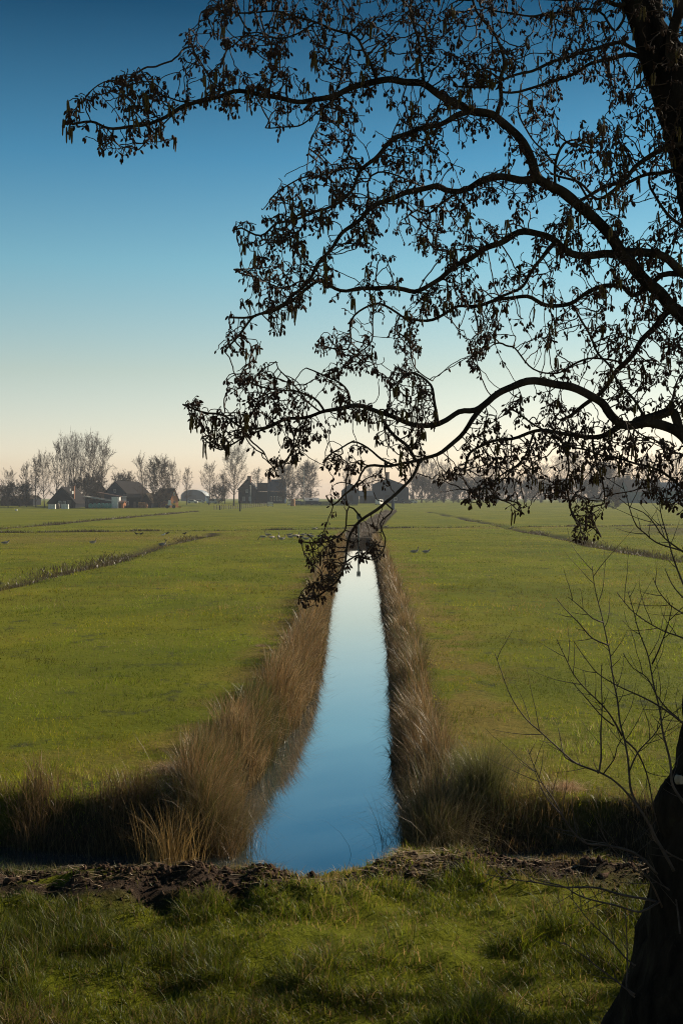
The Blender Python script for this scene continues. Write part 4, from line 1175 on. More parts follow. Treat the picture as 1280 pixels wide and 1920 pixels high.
small_bird('crow', 264.5, 1004, M['crow'], 'right one of two close black crows in the left field', 'crow', 1.3, .3, 'black crows in the left field')
small_bird('crow', 313, 1003, M['crow'], 'black crow just above the upright goose in the left field', 'crow', 1.4, .2, 'black crows in the left field')
small_bird('crow', 346, 1003, M['crow'], 'lone black crow farthest right in the left field', 'crow', 1.3, .4, 'black crows in the left field')
small_bird('gull', 306, 1006, M['white'], 'white gull behind the upright goose in the left field', 'gull', 1.3, .2)
small_bird('gull', 663, 1003, M['white'], 'white gull resting on the bank above the plank dam', 'gull', 1.4, 2.9)

# ---------------------------------------------------------------- haze
m = bpy.data.materials.new('field_haze')
m.use_nodes = True
m.node_tree.nodes.remove(m.node_tree.nodes['Principled BSDF'])
vol = m.node_tree.nodes.new('ShaderNodeVolumePrincipled')
vol.inputs['Color'].default_value = (.80, .86, .95, 1)
vol.inputs['Density'].default_value = .0002
vol.inputs['Anisotropy'].default_value = .2
m.node_tree.links.new(vol.outputs[0], m.node_tree.nodes['Material Output'].inputs['Volume'])
hz = MB().box(-1710, 1710, -20, 2620, -2.2, 27).build('haze', m)
tag(hz, kind='stuff')

# ---------------------------------------------------------------- the alder
TD = 5.3                      # distance of the trunk
TRUNK = [(1330, 2060, 250), (1330, 1990, 215), (1330, 1920, 182), (1331, 1850, 158), (1332, 1780, 137), (1333, 1700, 124), (1336, 1600, 119), (1338, 1540, 116), (1341, 1495, 104), (1348, 1455, 86), (1354, 1415, 80), (1362, 1200, 74), (1368, 1000, 72), (1372, 820, 70),
         (1370, 650, 66), (1352, 480, 62), (1328, 360, 54), (1302, 265, 48), (1268, 170, 46), (1238, 105, 40), (1216, 55, 30), (1188, 0, 22), (1160, -60, 19), (1110, -180, 15), (1060, -330, 10), (1030, -480, 5)]
LIMBS = [  # points in the photograph, half width at start and end in its pixels, change of depth along the limb
 [[(1230, 95), (1232, 40), (1226, -20), (1232, -120), (1260, -300), (1270, -480)], 25, 6, .3],
 [[(1290, 235), (1268, 190), (1258, 120), (1266, 40), (1290, -60), (1340, -240)], 26, 8, -.3],
 [[(1340, 640), (1286, 600), (1240, 555), (1190, 505), (1150, 452), (1100, 397), (1050, 357), (1008, 338), (999, 308), (985, 275), (960, 243), (920, 217), (880, 206), (845, 190), (799, 162), (755, 152), (706, 150), (657, 167), (616, 183), (567, 189), (515, 183), (474, 175), (441, 172), (405, 181), (364, 194), (340, 200), (310, 221), (285, 229), (250, 236), (215, 241), (180, 232), (160, 230), (135, 232)], 27, 2.2, -.75],
 [[(364, 194), (335, 207), (310, 229), (290, 250), (270, 272), (262, 280)], 3, 1.2, .15],
 [[(352, 190), (325, 188), (300, 175), (275, 150), (262, 125)], 3, 1.1, -.15],
 [[(424, 172), (403, 156), (385, 130), (368, 105), (355, 70), (352, 56)], 3, 1.1, .2],
 [[(300, 222), (265, 205), (235, 178), (205, 150), (168, 175)], 2.4, 1.1, -.2],
 [[(1000, 336), (971, 338), (939, 331), (909, 338), (880, 353), (860, 357), (836, 355), (815, 349), (779, 357), (738, 372), (706, 382), (685, 402), (653, 427), (628, 455), (600, 491), (580, 524), (560, 548), (520, 575), (480, 590), (430, 597)], 14, 2, -.5],
 [[(885, 207), (860, 215), (819, 236), (771, 244), (730, 268), (702, 300), (677, 321), (661, 353), (637, 378), (592, 398), (560, 410), (520, 418), (490, 440), (450, 430), (438, 432)], 11, 1.6, -.4],
 [[(684, 316), (655, 315), (632, 321), (595, 331), (560, 335), (530, 352), (505, 375)], 4, 1.3, .2],
 [[(860, 357), (830, 380), (800, 400), (780, 395), (760, 410)], 5, 1.5, .3],
 [[(690, 398), (690, 370), (692, 340), (710, 325), (750, 330), (790, 350)], 4, 1.3, .2],
 [[(1350, 560), (1320, 535), (1280, 512), (1260, 495), (1237, 479), (1204, 472), (1165, 474), (1136, 476), (1103, 482), (1070, 474), (1044, 453), (1021, 440), (991, 435), (962, 441), (935, 456), (899, 472), (860, 496), (827, 520), (787, 544), (746, 540), (685, 541), (649, 546), (620, 535), (600, 524), (575, 540), (550, 565), (515, 582), (470, 596), (440, 640), (420, 660)], 19, 1.8, -.55],
 [[(600, 524), (560, 530), (530, 540), (480, 520), (440, 505)], 3, 1.2, .2],
 [[(1350, 545), (1300, 518), (1254, 515), (1234, 522), (1214, 538), (1182, 554), (1168, 538), (1139, 535), (1103, 548), (1063, 571), (1024, 571), (985, 558), (940, 560), (899, 571), (860, 576), (830, 590), (800, 602), (760, 595), (735, 580), (700, 570), (660, 600), (655, 640), (650, 655), (615, 652), (595, 640)], 12, 1.4, .25],
 [[(1040, 455), (1000, 500), (975, 540), (930, 560)], 8, 2.5, .3],
 [[(750, 590), (740, 620), (765, 640), (780, 690), (810, 715)], 3, 1.2, .3],
 [[(700, 572), (700, 620), (690, 650), (655, 672), (640, 690)], 3.2, 1.2, -.25],
 [[(1350, 800), (1310, 840), (1280, 819), (1254, 803), (1221, 793), (1188, 795), (1165, 794), (1145, 777), (1126, 754), (1096, 737), (1063, 724), (1031, 716), (1001, 714), (975, 718), (949, 731), (926, 747), (890, 768), (860, 772), (828, 792), (811, 800), (779, 796), (746, 785), (722, 775), (690, 764), (653, 763), (608, 771), (572, 781), (527, 790), (490, 804), (454, 800), (421, 780), (390, 775), (365, 768), (345, 760)], 22, 1.6, -.6],
 [[(527, 790), (490, 806), (460, 818), (440, 832), (415, 845), (395, 830), (380, 820)], 4, 1.2, .2],
 [[(608, 771), (590, 745), (560, 735), (520, 730), (480, 725), (455, 700), (470, 680)], 4.5, 1.3, .25],
 [[(600, 772), (580, 755), (545, 715), (520, 690), (515, 678)], 3, 1.1, -.2],
 [[(655, 762), (650, 735), (630, 715), (600, 700), (575, 690)], 4, 1.3, .2],
 [[(540, 790), (550, 820), (545, 850), (530, 865), (510, 875), (498, 855)], 3.5, 1.2, -.25],
 [[(820, 795), (815, 760), (805, 720), (780, 700), (760, 705), (740, 730)], 6, 1.6, .2],
 [[(906, 760), (885, 785), (860, 824), (828, 848), (791, 861), (775, 885), (760, 910), (742, 930), (722, 943), (698, 962), (669, 982), (653, 1003), (649, 1027), (647, 1056), (632, 1088), (612, 1108), (590, 1119), (560, 1122)], 9, 1.5, -.3],
 [[(795, 860), (760, 868), (722, 875), (685, 877), (672, 900), (655, 918), (640, 930), (625, 945), (612, 930)], 6, 1.4, .3],
 [[(740, 873), (715, 862), (690, 840), (660, 830), (625, 845), (605, 868)], 4, 1.3, .2],
 [[(778, 862), (765, 840), (740, 815), (720, 790)], 5, 3, .2],
 [[(680, 975), (655, 950), (650, 985), (640, 1000), (610, 1015), (580, 1020), (565, 1018)], 3, 1.2, .15],
 [[(722, 943), (735, 955), (712, 985), (720, 1010), (715, 1035), (700, 1050), (680, 1045)], 3, 1.1, -.15],
 [[(1280, 820), (1260, 775), (1254, 773), (1221, 783), (1190, 790)], 11, 8, 0],
 [[(1165, 795), (1136, 816), (1103, 818), (1063, 813), (1024, 808), (991, 813), (958, 822), (916, 829), (880, 850), (870, 890)], 11, 1.8, .45],
 [[(1070, 815), (1060, 850), (1066, 880), (1060, 910), (1068, 945), (1080, 975), (1110, 990), (1125, 1005)], 4.5, 1.2, .3],
 [[(1000, 812), (985, 850), (960, 880), (920, 905), (890, 920), (860, 915)], 4.5, 1.2, -.2],
 [[(1110, 818), (1115, 860), (1130, 900), (1130, 945)], 4.5, 1.2, .3],
 [[(1370, 960), (1320, 935), (1280, 914), (1244, 888), (1188, 868), (1149, 857), (1109, 847), (1070, 838), (1010, 800), (960, 770)], 5, 1.6, -.4],
 [[(1372, 900), (1320, 875), (1280, 852), (1208, 819), (1170, 790)], 4, 1.5, -.6],
 [[(1215, 790), (1208, 780), (1185, 750), (1155, 711), (1139, 681), (1116, 652), (1093, 609), (1070, 570)], 5, 2, .3],
 [[(1355, 640), (1310, 600), (1264, 580), (1231, 609), (1208, 632), (1191, 658), (1168, 681), (1145, 711), (1122, 737), (1095, 760), (1050, 790)], 17, 3, .35],
 [[(1168, 681), (1130, 672), (1080, 680), (1040, 700), (1000, 690), (960, 650)], 4, 1.3, .3],
 [[(1205, 100), (1180, 88), (1165, 79), (1139, 82), (1109, 95), (1070, 105), (1044, 112), (1014, 125), (975, 138), (942, 152), (900, 165), (860, 160)], 8, 2, -.3],
 [[(1225, 120), (1188, 105), (1149, 108), (1109, 118), (1080, 135), (1050, 150), (1010, 160), (970, 172), (940, 170)], 10, 2, .3],
 [[(945, 238), (932, 220), (939, 184), (939, 144), (942, 108), (930, 70), (900, 30), (880, -20)], 9, 2, -.25],
 [[(799, 162), (795, 154), (789, 122), (787, 81), (775, 49), (769, 0), (780, -60)], 5, 1.8, .3],
 [[(706, 150), (689, 106), (673, 77), (649, 61), (616, 51), (584, 41), (550, 30), (500, 20), (450, 25), (400, 18), (378, 25)], 6, 1.4, -.35],
 [[(590, 43), (560, 60), (520, 75), (480, 60), (450, 75), (425, 92)], 3.4, 1.2, .2],
 [[(652, 63), (655, 100), (632, 162), (615, 200), (600, 225), (584, 264), (578, 288)], 3.4, 1.1, .25],
 [[(640, 178), (600, 205), (560, 235), (520, 240), (500, 240)], 3.4, 1.2, .2],
 [[(1330, 330), (1300, 270), (1264, 272), (1221, 292), (1188, 315), (1168, 338), (1132, 351), (1103, 367), (1075, 385)], 13, 3, -.3],
 [[(1352, 380), (1320, 325), (1280, 315), (1237, 325), (1201, 331), (1162, 348), (1120, 372), (1080, 340), (1040, 330)], 10, 2, .3],
 [[(1360, 480), (1320, 455), (1280, 426), (1250, 400), (1224, 364), (1214, 341), (1225, 310)], 9, 2, .2],
 [[(1268, 170), (1300, 150), (1350, 120), (1420, 60)], 10, 4, .2],
 [[(1040, 352), (1040, 320), (1050, 280), (1060, 265)], 6, 2.5, -.2],
 [[(1105, 380), (1080, 340), (1040, 310), (1020, 285), (990, 250), (970, 200), (975, 160)], 4, 1.5, .35],
 [[(1188, 0), (1160, 10), (1110, -10), (1040, 0), (980, -20), (900, -40), (800, -40), (700, -20), (620, -10), (540, -20)], 9, 1.6, -.3],
 [[(1160, 5), (1170, 30), (1150, 60), (1135, 40), (1120, 20), (1060, 20), (1000, 30), (950, 25), (900, 10)], 5, 1.5, .3],
]
def catmull(pts, per):
    out = []
    n_ = len(pts)
    for i in range(n_ - 1):
        p0, p1, p2, p3 = (np.array(pts[max(i - 1, 0)], float), np.array(pts[i], float), np.array(pts[i + 1], float), np.array(pts[min(i + 2, n_ - 1)], float))
        k = max(1, int(np.linalg.norm(p2 - p1)[()] / per)) if per > 0 else 1
        for j in range(k):
            t = j / k
            out.append(.5 * ((2 * p1) + (-p0 + p2) * t + (2 * p0 - 5 * p1 + 4 * p2 - p3) * t * t + (-p0 + 3 * p1 - 3 * p2 + p3) * t ** 3))
    out.append(np.array(pts[-1], float))
    return np.array(out)
arg = np.random.default_rng(21)
alder = empty('alder_tree', P(1330, 2020, TD))
alder.location.z = float(terrain(alder.location.x, TD)) - .02
AL = np.array(alder.location)
tag(alder, 'large leafless alder full of small cones with a trunk at the right picture edge', 'tree')
def limb_mesh(name, pts3, rad, sides, rough_, base_lobes=0.0, mat='bark'):
    pts3 = np.asarray(pts3)
    N = len(pts3)
    t = np.gradient(pts3, axis=0); t /= np.linalg.norm(t, axis=1, keepdims=True)
    hint = np.array([0, 1.0, 0])
    u = hint - t * (t @ hint)[:, None]; u /= np.linalg.norm(u, axis=1, keepdims=True)
    v = np.cross(t, u)
    an = np.arange(sides) * 2 * np.pi / sides
    s_ = np.cumsum(np.r_[0, np.linalg.norm(np.diff(pts3, axis=0), axis=1)])
    rr = rad[:, None] * (1 + rough_ * (vnoise(an[None] * 2.5 + 0 * s_[:, None] + arg.uniform(0, 50), s_[:, None] * 9 + 0 * an[None]) - .5) * 2 + .5 * rough_ * (vnoise(an[None] * 6 + 9, s_[:, None] * 30 + 0 * an[None]) - .5) * 2)
    if base_lobes:
        fl = np.clip(1 - s_ / .8, 0, 1)[:, None]
        rr = rr * (1 + base_lobes * fl * np.cos(an[None] * 5 + .8))
    V = pts3[:, None] + rr[..., None] * (np.cos(an)[None, :, None] * u[:, None] + np.sin(an)[None, :, None] * v[:, None])
    V = V.reshape(-1, 3)
    i_ = np.arange(N - 1)[:, None] * sides; k = np.arange(sides)[None]; k2 = (k + 1) % sides
    Q = np.stack([i_ + k, i_ + k2, i_ + sides + k2, i_ + sides + k], -1).reshape(-1, 4)
    V = np.vstack([V, pts3[-1:], pts3[:1]])
    T1 = np.stack([(N - 1) * sides + k[0], (N - 1) * sides + k2[0], np.full(sides, N * sides)], -1)
    T0 = np.stack([k2[0], k[0], np.full(sides, N * sides + 1)], -1)
    return mk(name, V - AL, [Q, np.vstack([T1, T0])], M[mat], alder, True)
tp = catmull([(x, y, r) for x, y, r in TRUNK], 22)
trunk3 = np.array([P(x, y, TD) for x, y, r in tp])
M['shaded_bark'] = noisy('shaded_fissured_bark', (.006, .005, .004), (.026, .020, .015), 16, .95, 1.0, 6, .05, stretch=(1, 1, .3), c3=(.035, .04, .02), bump_scale=44, bump_dist=.03)  # darker copy of the limb bark: the trunk's backlit shade put into its colour
limb_mesh('trunk', trunk3, tp[:, 2] / F * TD, 40, .10, .08, mat='shaded_bark')
nodes, n_px, n_dep, n_par, n_rad = [], [], [], [], []
for p3, (x, y, r) in zip(trunk3, tp):
    nodes.append(p3); n_px.append((x, y)); n_dep.append(TD); n_par.append(len(nodes) - 2); n_rad.append(r / F * TD)
seed_from = len(nodes)
for L in LIMBS:
    pts, r0, r1, dd_ = L
    cp = catmull(pts, 9)
    d2 = ((np.array(n_px) - cp[0]) ** 2).sum(1)
    par = int(d2.argmin())
    dep0 = n_dep[par]
    m_ = len(cp)
    tt = np.linspace(0, 1, m_)
    ph = arg.uniform(0, 6.28, 3)
    kink = np.stack([np.sin(tt * m_ * .33 + ph[0]) + np.sin(tt * m_ * .81 + ph[1]), np.sin(tt * m_ * .41 + ph[2]) + np.sin(tt * m_ * .9 + ph[0])], -1) * 1.3
    kink *= np.minimum(1, tt * 6)[:, None]
    cp = cp + kink
    dep = dep0 + dd_ * tt ** 1.1 + .04 * np.sin(tt * 9 + ph[1]) * tt
    rad = (r1 + (max(r0 * .56, r1) - r1) * (1 - tt ** .62)) / F * dep
    pts3 = np.array([P(x, y, d) for (x, y), d in zip(cp, dep)])
    full = np.vstack([nodes[par][None], pts3]) if math.sqrt(d2[par]) > 3 else pts3
    rf = np.r_[rad[0], rad] if len(full) > len(pts3) else rad
    if r0 > 2.6: limb_mesh('limb', full, rf, 12 if r0 > 8 else 8, .16)
    else: limb_mesh('limb', full, rf, 6, .08)
    for i in range(m_):
        nodes.append(pts3[i]); n_px.append(tuple(cp[i])); n_dep.append(dep[i]); n_par.append(par if i == 0 else len(nodes) - 2); n_rad.append(rad[i])
# knob on the trunk with a pale old cut, right at the picture edge
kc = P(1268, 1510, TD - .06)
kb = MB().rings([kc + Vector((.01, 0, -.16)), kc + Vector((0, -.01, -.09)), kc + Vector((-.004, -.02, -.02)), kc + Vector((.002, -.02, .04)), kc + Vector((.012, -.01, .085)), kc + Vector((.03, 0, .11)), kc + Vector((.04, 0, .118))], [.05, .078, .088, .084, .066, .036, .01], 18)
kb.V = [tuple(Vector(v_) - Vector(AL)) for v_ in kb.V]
kb.build('burl', M['shaded_bark'], alder, True)
M['cut_wood'] = noisy('old_cut_wood', (.20, .15, .11), (.36, .29, .22), 30, .8)
kc2 = P(1277, 1462, TD - .2)
kb = MB().rings([kc2 + Vector((-.012, .03, -.006)), kc2 + Vector((-.004, -.012, .002))], [(.02, .011), (.018, .009)], 9, (0, 0, 1))
kb.V = [tuple(Vector(v_) - Vector(AL)) for v_ in kb.V]
kb.build('branch_scar', M['cut_wood'], alder)

CROWN = [  # outline, photograph pixels per twig goal
 ([(115, 205), (165, 172), (205, 142), (262, 122), (300, 140), (340, 125), (345, 60), (360, 55), (392, 95), (405, 120), (420, 100), (440, 130), (470, 140), (500, 160), (510, 190), (450, 205), (430, 210), (400, 190), (360, 205), (340, 260), (270, 275), (240, 295), (185, 285), (170, 255), (118, 245)], 150),
 ([(370, 30), (375, 50), (430, 95), (450, 85), (480, 95), (470, 130), (500, 160), (520, 200), (495, 240), (500, 250), (540, 245), (575, 215), (600, 215), (588, 285), (565, 290), (530, 330), (505, 360), (490, 400), (500, 420), (450, 410), (430, 420), (440, 450), (480, 470), (440, 500), (430, 520), (450, 560), (408, 600), (430, 600), (410, 660), (440, 655), (500, 660), (520, 640), (540, 590), (600, 560), (640, 568), (615, 620), (590, 625), (600, 690), (640, 700), (680, 690), (720, 720), (775, 715), (790, 650), (800, 620), (850, 600), (870, 640), (880, 690), (900, 690), (925, 630), (950, 600), (980, 600), (985, 690), (1010, 705), (1060, 715), (1130, 740), (1170, 770), (1220, 775), (1340, 800), (1340, -60), (500, -60), (385, -10)], 150),
 ([(340, 750), (360, 745), (400, 770), (430, 740), (415, 715), (440, 690), (460, 690), (470, 670), (500, 690), (520, 710), (515, 675), (540, 700), (590, 700), (600, 680), (650, 740), (700, 760), (740, 740), (750, 690), (770, 660), (790, 700), (815, 750), (820, 790), (780, 830), (740, 830), (700, 790), (640, 790), (600, 820), (580, 830), (560, 870), (505, 895), (490, 880), (520, 850), (530, 820), (500, 800), (470, 820), (420, 845), (380, 835), (385, 815), (350, 790)], 140),
 ([(610, 890), (600, 860), (640, 840), (700, 810), (760, 790), (790, 800), (800, 850), (760, 880), (720, 870), (690, 900), (650, 920), (640, 960), (620, 980), (605, 930)], 190),
 ([(680, 900), (720, 900), (760, 880), (740, 940), (700, 940)], 260),
 ([(560, 1010), (590, 1000), (640, 990), (660, 960), (690, 970), (720, 990), (718, 1050), (690, 1060), (660, 1050), (640, 1085), (620, 1110), (590, 1145), (555, 1130), (570, 1090), (600, 1080), (570, 1050)], 150),
 ([(870, 830), (900, 790), (960, 740), (1010, 730), (1080, 760), (1130, 790), (1180, 810), (1290, 830), (1290, 960), (1240, 950), (1220, 930), (1180, 880), (1130, 880), (1150, 930), (1130, 960), (1125, 1010), (1060, 1010), (1080, 960), (1060, 920), (1010, 940), (965, 970), (950, 940), (880, 945), (870, 930), (900, 890), (850, 890), (820, 930), (815, 900), (850, 860)], 120),
 ([(1170, 780), (1290, 790), (1290, 960), (1200, 960)], 420),
]
HOLES = [(1100, 195, 34, 42), (905, 285, 46, 36), (925, 395, 40, 22), (787, 500, 45, 28), (665, 500, 26, 36), (690, 350, 22, 20), (830, 320, 26, 20), (590, 460, 22, 26), (1110, 420, 26, 16), (920, 510, 24, 14), (1190, 410, 20, 30), (1060, 240, 18, 30), (720, 210, 30, 14), (560, 300, 16, 14), (1090, 520, 34, 12), (560, 110, 20, 16), (740, 110, 24, 18), (1080, 640, 22, 12), (1150, 590, 20, 16)]
def in_poly(px, py, poly):
    c = np.zeros(len(px), bool)
    n_ = len(poly)
    for i in range(n_):
        (x1, y1), (x2, y2) = poly[i], poly[(i + 1) % n_]
        if y1 == y2: continue
        hit = ((y1 > py) != (y2 > py)) & (px < (x2 - x1) * (py - y1) / (y2 - y1) + x1)
        c ^= hit
    return c
APX = []
for poly, per in CROWN:
    pa = np.array(poly)
    x0, y0 = pa.min(0); x1, y1 = pa.max(0)
    N = int((x1 - x0) * (y1 - y0) / (per * .23))
    px, py = arg.uniform(x0, x1, N), arg.uniform(y0, y1, N)
    k = in_poly(px, py, poly)
    k &= arg.random(N) < .10 + .90 * sstep(.34, .54, fbm(px / 40., py / 40., 2))
    for hx, hy, a_, b__ in HOLES:
        k &= ((px - hx) / a_) ** 2 + ((py - hy) / b__) ** 2 > 1
    APX.append(np.stack([px[k], py[k]], -1))
APX = np.concatenate(APX)
lp, ld = np.array(n_px[seed_from:]), np.array(n_dep[seed_from:])
att3 = []
for i0 in range(0, len(APX), 500):
    q = APX[i0:i0 + 500]
    j = ((q[:, None] - lp[None]) ** 2).sum(-1).argmin(1)
    dep = ld[j] + arg.normal(0, .13, len(q))
    att3 += [P(x, y, d) for (x, y), d in zip(q, dep)]
att3 = np.array(att3)
# grow twigs towards the goals
NP = np.array(nodes); par = list(n_par); first = len(NP)
STEP, KILL, REACH = .016, .019, .6
allp = [NP]
pos = NP.copy()
alive = np.ones(len(att3), bool)
nd2 = np.full(len(att3), 1e9); nid = np.zeros(len(att3), int)
def upd(newp, off):
    for i0 in range(0, len(att3), 1000):
        s_ = slice(i0, i0 + 1000)
        if not alive[s_].any(): continue
        d = ((att3[s_][:, None] - newp[None]) ** 2).sum(-1)
        j = d.argmin(1); dm = d[np.arange(len(j)), j]
        bet = dm < nd2[s_]
        nd2[s_] = np.where(bet, dm, nd2[s_]); nid[s_] = np.where(bet, j + off, nid[s_])
for i0 in range(seed_from, first, 600): upd(pos[i0:i0 + 600], i0)
prevd = {}
for it in range(110):
    act = alive & (nd2 < REACH ** 2)
    if act.sum() < 8: break
    ids = nid[act]
    dv = att3[act] - pos[ids]
    dv /= np.maximum(np.linalg.norm(dv, axis=1, keepdims=True), 1e-6)
    uq, inv = np.unique(ids, return_inverse=True)
    sm = np.zeros((len(uq), 3)); np.add.at(sm, inv, dv)
    ln = np.linalg.norm(sm, axis=1, keepdims=True)
    sm = np.where(ln > .15, sm / np.maximum(ln, 1e-6), arg.standard_normal((len(uq), 3)))
    pd = np.array([pos[i] - pos[par[i]] if par[i] >= 0 and i >= first else np.zeros(3) for i in uq])
    pl = np.linalg.norm(pd, axis=1, keepdims=True)
    sm = sm + .75 * np.where(pl > 0, pd / np.maximum(pl, 1e-6), 0) + arg.normal(0, .27, sm.shape)
    sm /= np.linalg.norm(sm, axis=1, keepdims=True)
    newp = pos[uq] + sm * STEP
    off = len(pos)
    pos = np.vstack([pos, newp]); par += [int(i) for i in uq]
    upd(newp, off)
    alive &= nd2 > KILL ** 2
par = np.array(par)
NT = len(pos)
tips = np.zeros(NT); child = np.zeros(NT, int)
np.add.at(child, par[first:], 1)
w_ = np.where(child == 0, 1.0, 0.0)
for i in range(NT - 1, first - 1, -1): w_[par[i]] += w_[i] if par[i] >= first else 0
rad = .00165 * np.maximum(w_, 1) ** .33
rad = np.minimum(rad, .0075)
best = {}
main = np.zeros(NT, bool)
for i in range(first, NT):
    p_ = par[i]
    if p_ >= first and (p_ not in best or w_[i] > w_[best[p_]]): best[p_] = i
for i in best.values(): main[i] = True
i_ = np.arange(first, NT)
p_ = par[i_]
rp = np.where((p_ >= first) & main[i_], rad[p_], rad[i_] * 1.05)
segs = np.concatenate([pos[p_] - AL, pos[i_] - AL, rp[:, None], rad[i_][:, None]], 1)
V, Fs = tubes(segs, 5)
mk('twigs', V, Fs, M['twig'], alder, True)
print('alder nodes', NT, 'tips', int((child[first:] == 0).sum()), 'goals left', int(alive.sum()), 'of', len(att3))
# cones and catkins
tipi = i_[child[i_] == 0]
inner = i_[(child[i_] > 0) & (w_[i_] < 5)]
inner = inner[arg.random(len(inner)) < .08]
sites = np.concatenate([tipi[arg.random(len(tipi)) < .56], inner])
cnt = arg.integers(1, 5, len(sites))
src = np.repeat(sites, cnt)
nC = len(src)
ta = arg.uniform(0, 6.28, nC); tl = np.abs(arg.normal(.45, .4, nC)).clip(0, 1.6)
dirn = np.stack([np.cos(ta) * np.sin(tl), np.sin(ta) * np.sin(tl), -np.cos(tl)], -1)
st_l = arg.uniform(.006, .02, nC)
st_d = dirn + arg.normal(0, .45, (nC, 3)); st_d /= np.linalg.norm(st_d, axis=1, keepdims=True)
a_ = pos[src]; b_ = a_ + st_d * st_l[:, None]
sV, sF = tubes(np.concatenate([a_ - AL, b_ - AL, np.full((nC, 1), .0011), np.full((nC, 1), .0011)], 1), 3)
def spun(base, axis, length, radius, prof, sides):
    N = len(base)
    h = np.where(np.abs(axis[:, 2:3]) > .9, np.array([[1., 0, 0]]), np.array([[0, 0, 1.]]))
    u = np.cross(axis, h); u /= np.linalg.norm(u, axis=1, keepdims=True); v = np.cross(axis, u)
    an = np.arange(sides) * 2 * np.pi / sides
    ring = np.cos(an)[None, :, None] * u[:, None] + np.sin(an)[None, :, None] * v[:, None]
    R_ = []
    for t, rr in prof:
        R_.append(base[:, None] + axis[:, None] * (length * t)[:, None, None] + ring * (radius * rr)[:, None, None])
    V = np.stack(R_, 1)
    k = np.arange(sides); k2 = (k + 1) % sides
    Q = np.concatenate([np.stack([j * sides + k, j * sides + k2, (j + 1) * sides + k2, (j + 1) * sides + k], -1) for j in range(len(prof) - 1)])
    Q = Q[None] + (np.arange(N) * len(prof) * sides)[:, None, None]
    return V.reshape(-1, 3), Q.reshape(-1, 4)
clen = arg.uniform(.012, .020, nC)
cV, cQ = spun(b_ - AL, dirn, clen, clen * arg.uniform(.21, .28, nC), [(0, .25), (.12, .75), (.4, 1.05), (.72, .85), (.93, .42), (1.0, .05)], 6)
o = mk('cones', np.vstack([cV, sV]), [cQ, sF[0] + len(cV)], M['cone'], alder, True)
o['kind'] = 'stuff'
ksel = tipi[arg.random(len(tipi)) < .022 + .06 * (fbm(pos[tipi][:, 0] * 3.2, pos[tipi][:, 2] * 3.2, 2) > .55)]
src = np.repeat(ksel, arg.integers(2, 6, len(ksel)))
nK = len(src)
ax = np.stack([arg.normal(0, .10, nK), arg.normal(0, .10, nK), -np.ones(nK)], -1); ax /= np.linalg.norm(ax, axis=1, keepdims=True)
bs = pos[src] + arg.normal(0, .005, (nK, 3))
kl = arg.uniform(.03, .062, nK)
kV, kQ = spun(bs - AL, ax, kl, np.full(nK, .0032), [(0, .4), (.08, .95), (.3, 1.05), (.6, 1.0), (.9, .85), (1.0, .2)], 6)
o = mk('catkins', kV, [kQ], M['catkin'], alder, True)
o['kind'] = 'stuff'
print('cones', nC, 'catkins', nK)

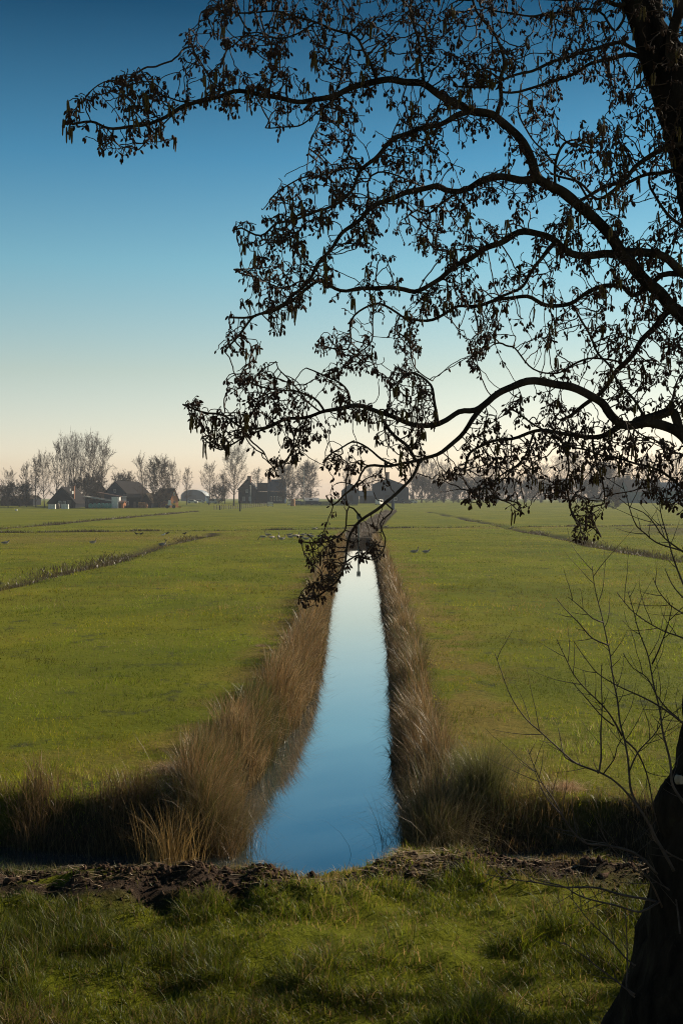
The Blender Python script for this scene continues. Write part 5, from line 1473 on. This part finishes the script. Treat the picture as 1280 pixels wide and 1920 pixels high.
# shoots growing from the foot of the trunk
SHOOTS = [
 [(1262, 1632), (1215, 1545), (1186, 1493), (1178, 1446), (1171, 1390), (1161, 1352), (1155, 1306), (1146, 1252), (1138, 1202), (1130, 1165), (1117, 1118), (1110, 1062)],
 [(1262, 1634), (1218, 1550), (1180, 1493), (1155, 1468), (1130, 1452), (1080, 1431), (1049, 1406), (1011, 1371), (986, 1349), (964, 1318), (949, 1287), (936, 1252), (927, 1224)],
 [(1138, 1210), (1111, 1196), (1089, 1174), (1064, 1149), (1042, 1120)],
 [(1130, 1166), (1111, 1159), (1092, 1143), (1064, 1120)],
 [(1166, 1380), (1146, 1346), (1124, 1318), (1099, 1293), (1074, 1265), (1058, 1231), (1044, 1198)],
 [(1300, 1372), (1255, 1337), (1224, 1318), (1186, 1299), (1149, 1281), (1118, 1262), (1096, 1234), (1075, 1201)],
 [(1150, 1360), (1124, 1340), (1096, 1306), (1071, 1278)],
 [(1290, 1520), (1262, 1475), (1255, 1431), (1242, 1371), (1233, 1321), (1221, 1265), (1211, 1221), (1196, 1181), (1186, 1146), (1177, 1110)],
 [(1221, 1245), (1236, 1215), (1249, 1177), (1260, 1131)],
 [(1310, 1215), (1280, 1196), (1242, 1184), (1211, 1165), (1180, 1140), (1155, 1112)],
 [(1300, 1380), (1271, 1349), (1249, 1328), (1230, 1302), (1211, 1271), (1186, 1252), (1168, 1224)],
 [(1232, 1640), (1190, 1600), (1130, 1585), (1099, 1581), (1074, 1559), (1052, 1528), (1033, 1493), (1011, 1459), (996, 1428), (988, 1404)],
 [(1120, 1450), (1125, 1424), (1127, 1321), (1127, 1243)],
 [(1240, 1700), (1232, 1684), (1221, 1660), (1209, 1643), (1186, 1628), (1157, 1602), (1139, 1582), (1127, 1558), (1116, 1532)],
 [(1230, 1692), (1203, 1685), (1157, 1675), (1113, 1665), (1049, 1662), (1000, 1655), (960, 1648), (910, 1640)],
 [(1235, 1690), (1200, 1709), (1162, 1701), (1122, 1690), (1084, 1678), (1055, 1663), (1010, 1650), (975, 1632)],
 [(1190, 1810), (1171, 1795), (1133, 1754), (1098, 1719), (1066, 1681)],
 [(1190, 1865), (1171, 1853), (1139, 1827), (1098, 1797), (1055, 1765)],
 [(1190, 1870), (1173, 1853), (1174, 1827), (1176, 1792), (1173, 1748), (1171, 1704)],
 [(1300, 1622), (1273, 1611), (1250, 1599), (1227, 1576), (1212, 1535), (1210, 1500)],
 [(1273, 1751), (1265, 1681), (1230, 1655), (1195, 1625), (1170, 1600)],
 [(1310, 1170), (1280, 1149), (1255, 1134), (1233, 1109), (1224, 1084)],
 [(1310, 1140), (1280, 1121), (1258, 1096), (1246, 1065)],
 [(1320, 1055), (1280, 1034), (1230, 1017), (1210, 1002), (1192, 987), (1182, 962), (1175, 932), (1165, 906)],
 [(1295, 1130), (1275, 1085), (1262, 1047), (1252, 1015), (1242, 980), (1237, 950), (1235, 915)],
 [(1280, 1034), (1245, 1010), (1225, 980), (1205, 960), (1180, 950), (1160, 935)],
 [(1178, 1446), (1196, 1410), (1230, 1370), (1250, 1330)],
 [(1171, 1390), (1190, 1405), (1205, 1430), (1215, 1470), (1235, 1560)],
 [(1085, 1432), (1060, 1420), (1050, 1390), (1045, 1365)],
 [(1130, 1452), (1150, 1425), (1155, 1400), (1168, 1380)],
 [(1052, 1528), (1020, 1490), (1000, 1440)],
]
sp_nodes = []
for k, pts in enumerate(SHOOTS):
    cp = catmull(pts, 10)
    if sp_nodes:
        q = np.array([a for a, d in sp_nodes]); dd2 = ((q - cp[0]) ** 2).sum(1); j = int(dd2.argmin())
        dep0 = sp_nodes[j][1] if dd2[j] < 15 ** 2 else 5.04
    else: dep0 = 5.05
    tt = np.linspace(0, 1, len(cp))
    dep = dep0 + arg.uniform(-.35, .3) * tt
    cp = cp + np.stack([np.sin(tt * len(cp) * .7 + k), np.cos(tt * len(cp) * .63 + 2 * k)], -1) * .9
    L_ = len(cp) * 10
    r0 = min(3.2, 1.2 + L_ / 210.)
    rd = (r0 + (.7 - r0) * tt ** .8) / F * dep
    pts3 = np.array([P(x, y, d) for (x, y), d in zip(cp, dep)])
    sh = limb_mesh('shoot', pts3, rd, 6, .06, mat='shoot')
    sp_nodes += [((x, y), d) for (x, y), d in zip(cp, dep)]
    # buds and short side twigs
    sg = []
    side_ = 1
    for i in range(3, len(cp) - 1, 1):
        if arg.random() < .30: continue
        side_ = -side_
        t3 = pts3[i] - pts3[i - 1]; t3 /= np.linalg.norm(t3)
        perp = np.array([t3[2], 0, -t3[0]]) * side_ + np.array([0, arg.normal(0, .5), 0])
        ln_ = arg.uniform(.006, .012) if arg.random() < .50 else arg.uniform(.04, .28) * min(1, .4 + i / len(cp))
        d_ = t3 * 1.0 + perp * .8; d_ /= np.linalg.norm(d_)
        p_ = pts3[i]
        nn = 1 if ln_ < .02 else 6
        for s_ in range(nn):
            q_ = p_ + d_ * ln_ / nn
            sg.append((*(p_ - AL), *(q_ - AL), .0016 if nn == 1 else .0018 - .0002 * s_, .0009 if nn == 1 else .0016 - .0002 * s_))
            d_ = d_ + np.array([arg.normal(0, .12), arg.normal(0, .12), .06]); d_ /= np.linalg.norm(d_); p_ = q_
    sh_me = sh.data
    if sg:
        V, Fs = tubes(np.array(sg), 5)
        mv = np.empty(len(sh_me.vertices) * 3, np.float32); sh_me.vertices.foreach_get('co', mv); mv = mv.reshape(-1, 3)
        quads_ = [list(p.vertices) for p in sh_me.polygons]
        q4 = np.array([q for q in quads_ if len(q) == 4]); q3 = np.array([q for q in quads_ if len(q) == 3])
        sh.data = mesh_data('shoot', np.vstack([mv, V]), [q4, q3, Fs[0] + len(mv)], M['shoot'], True)
#PART5#
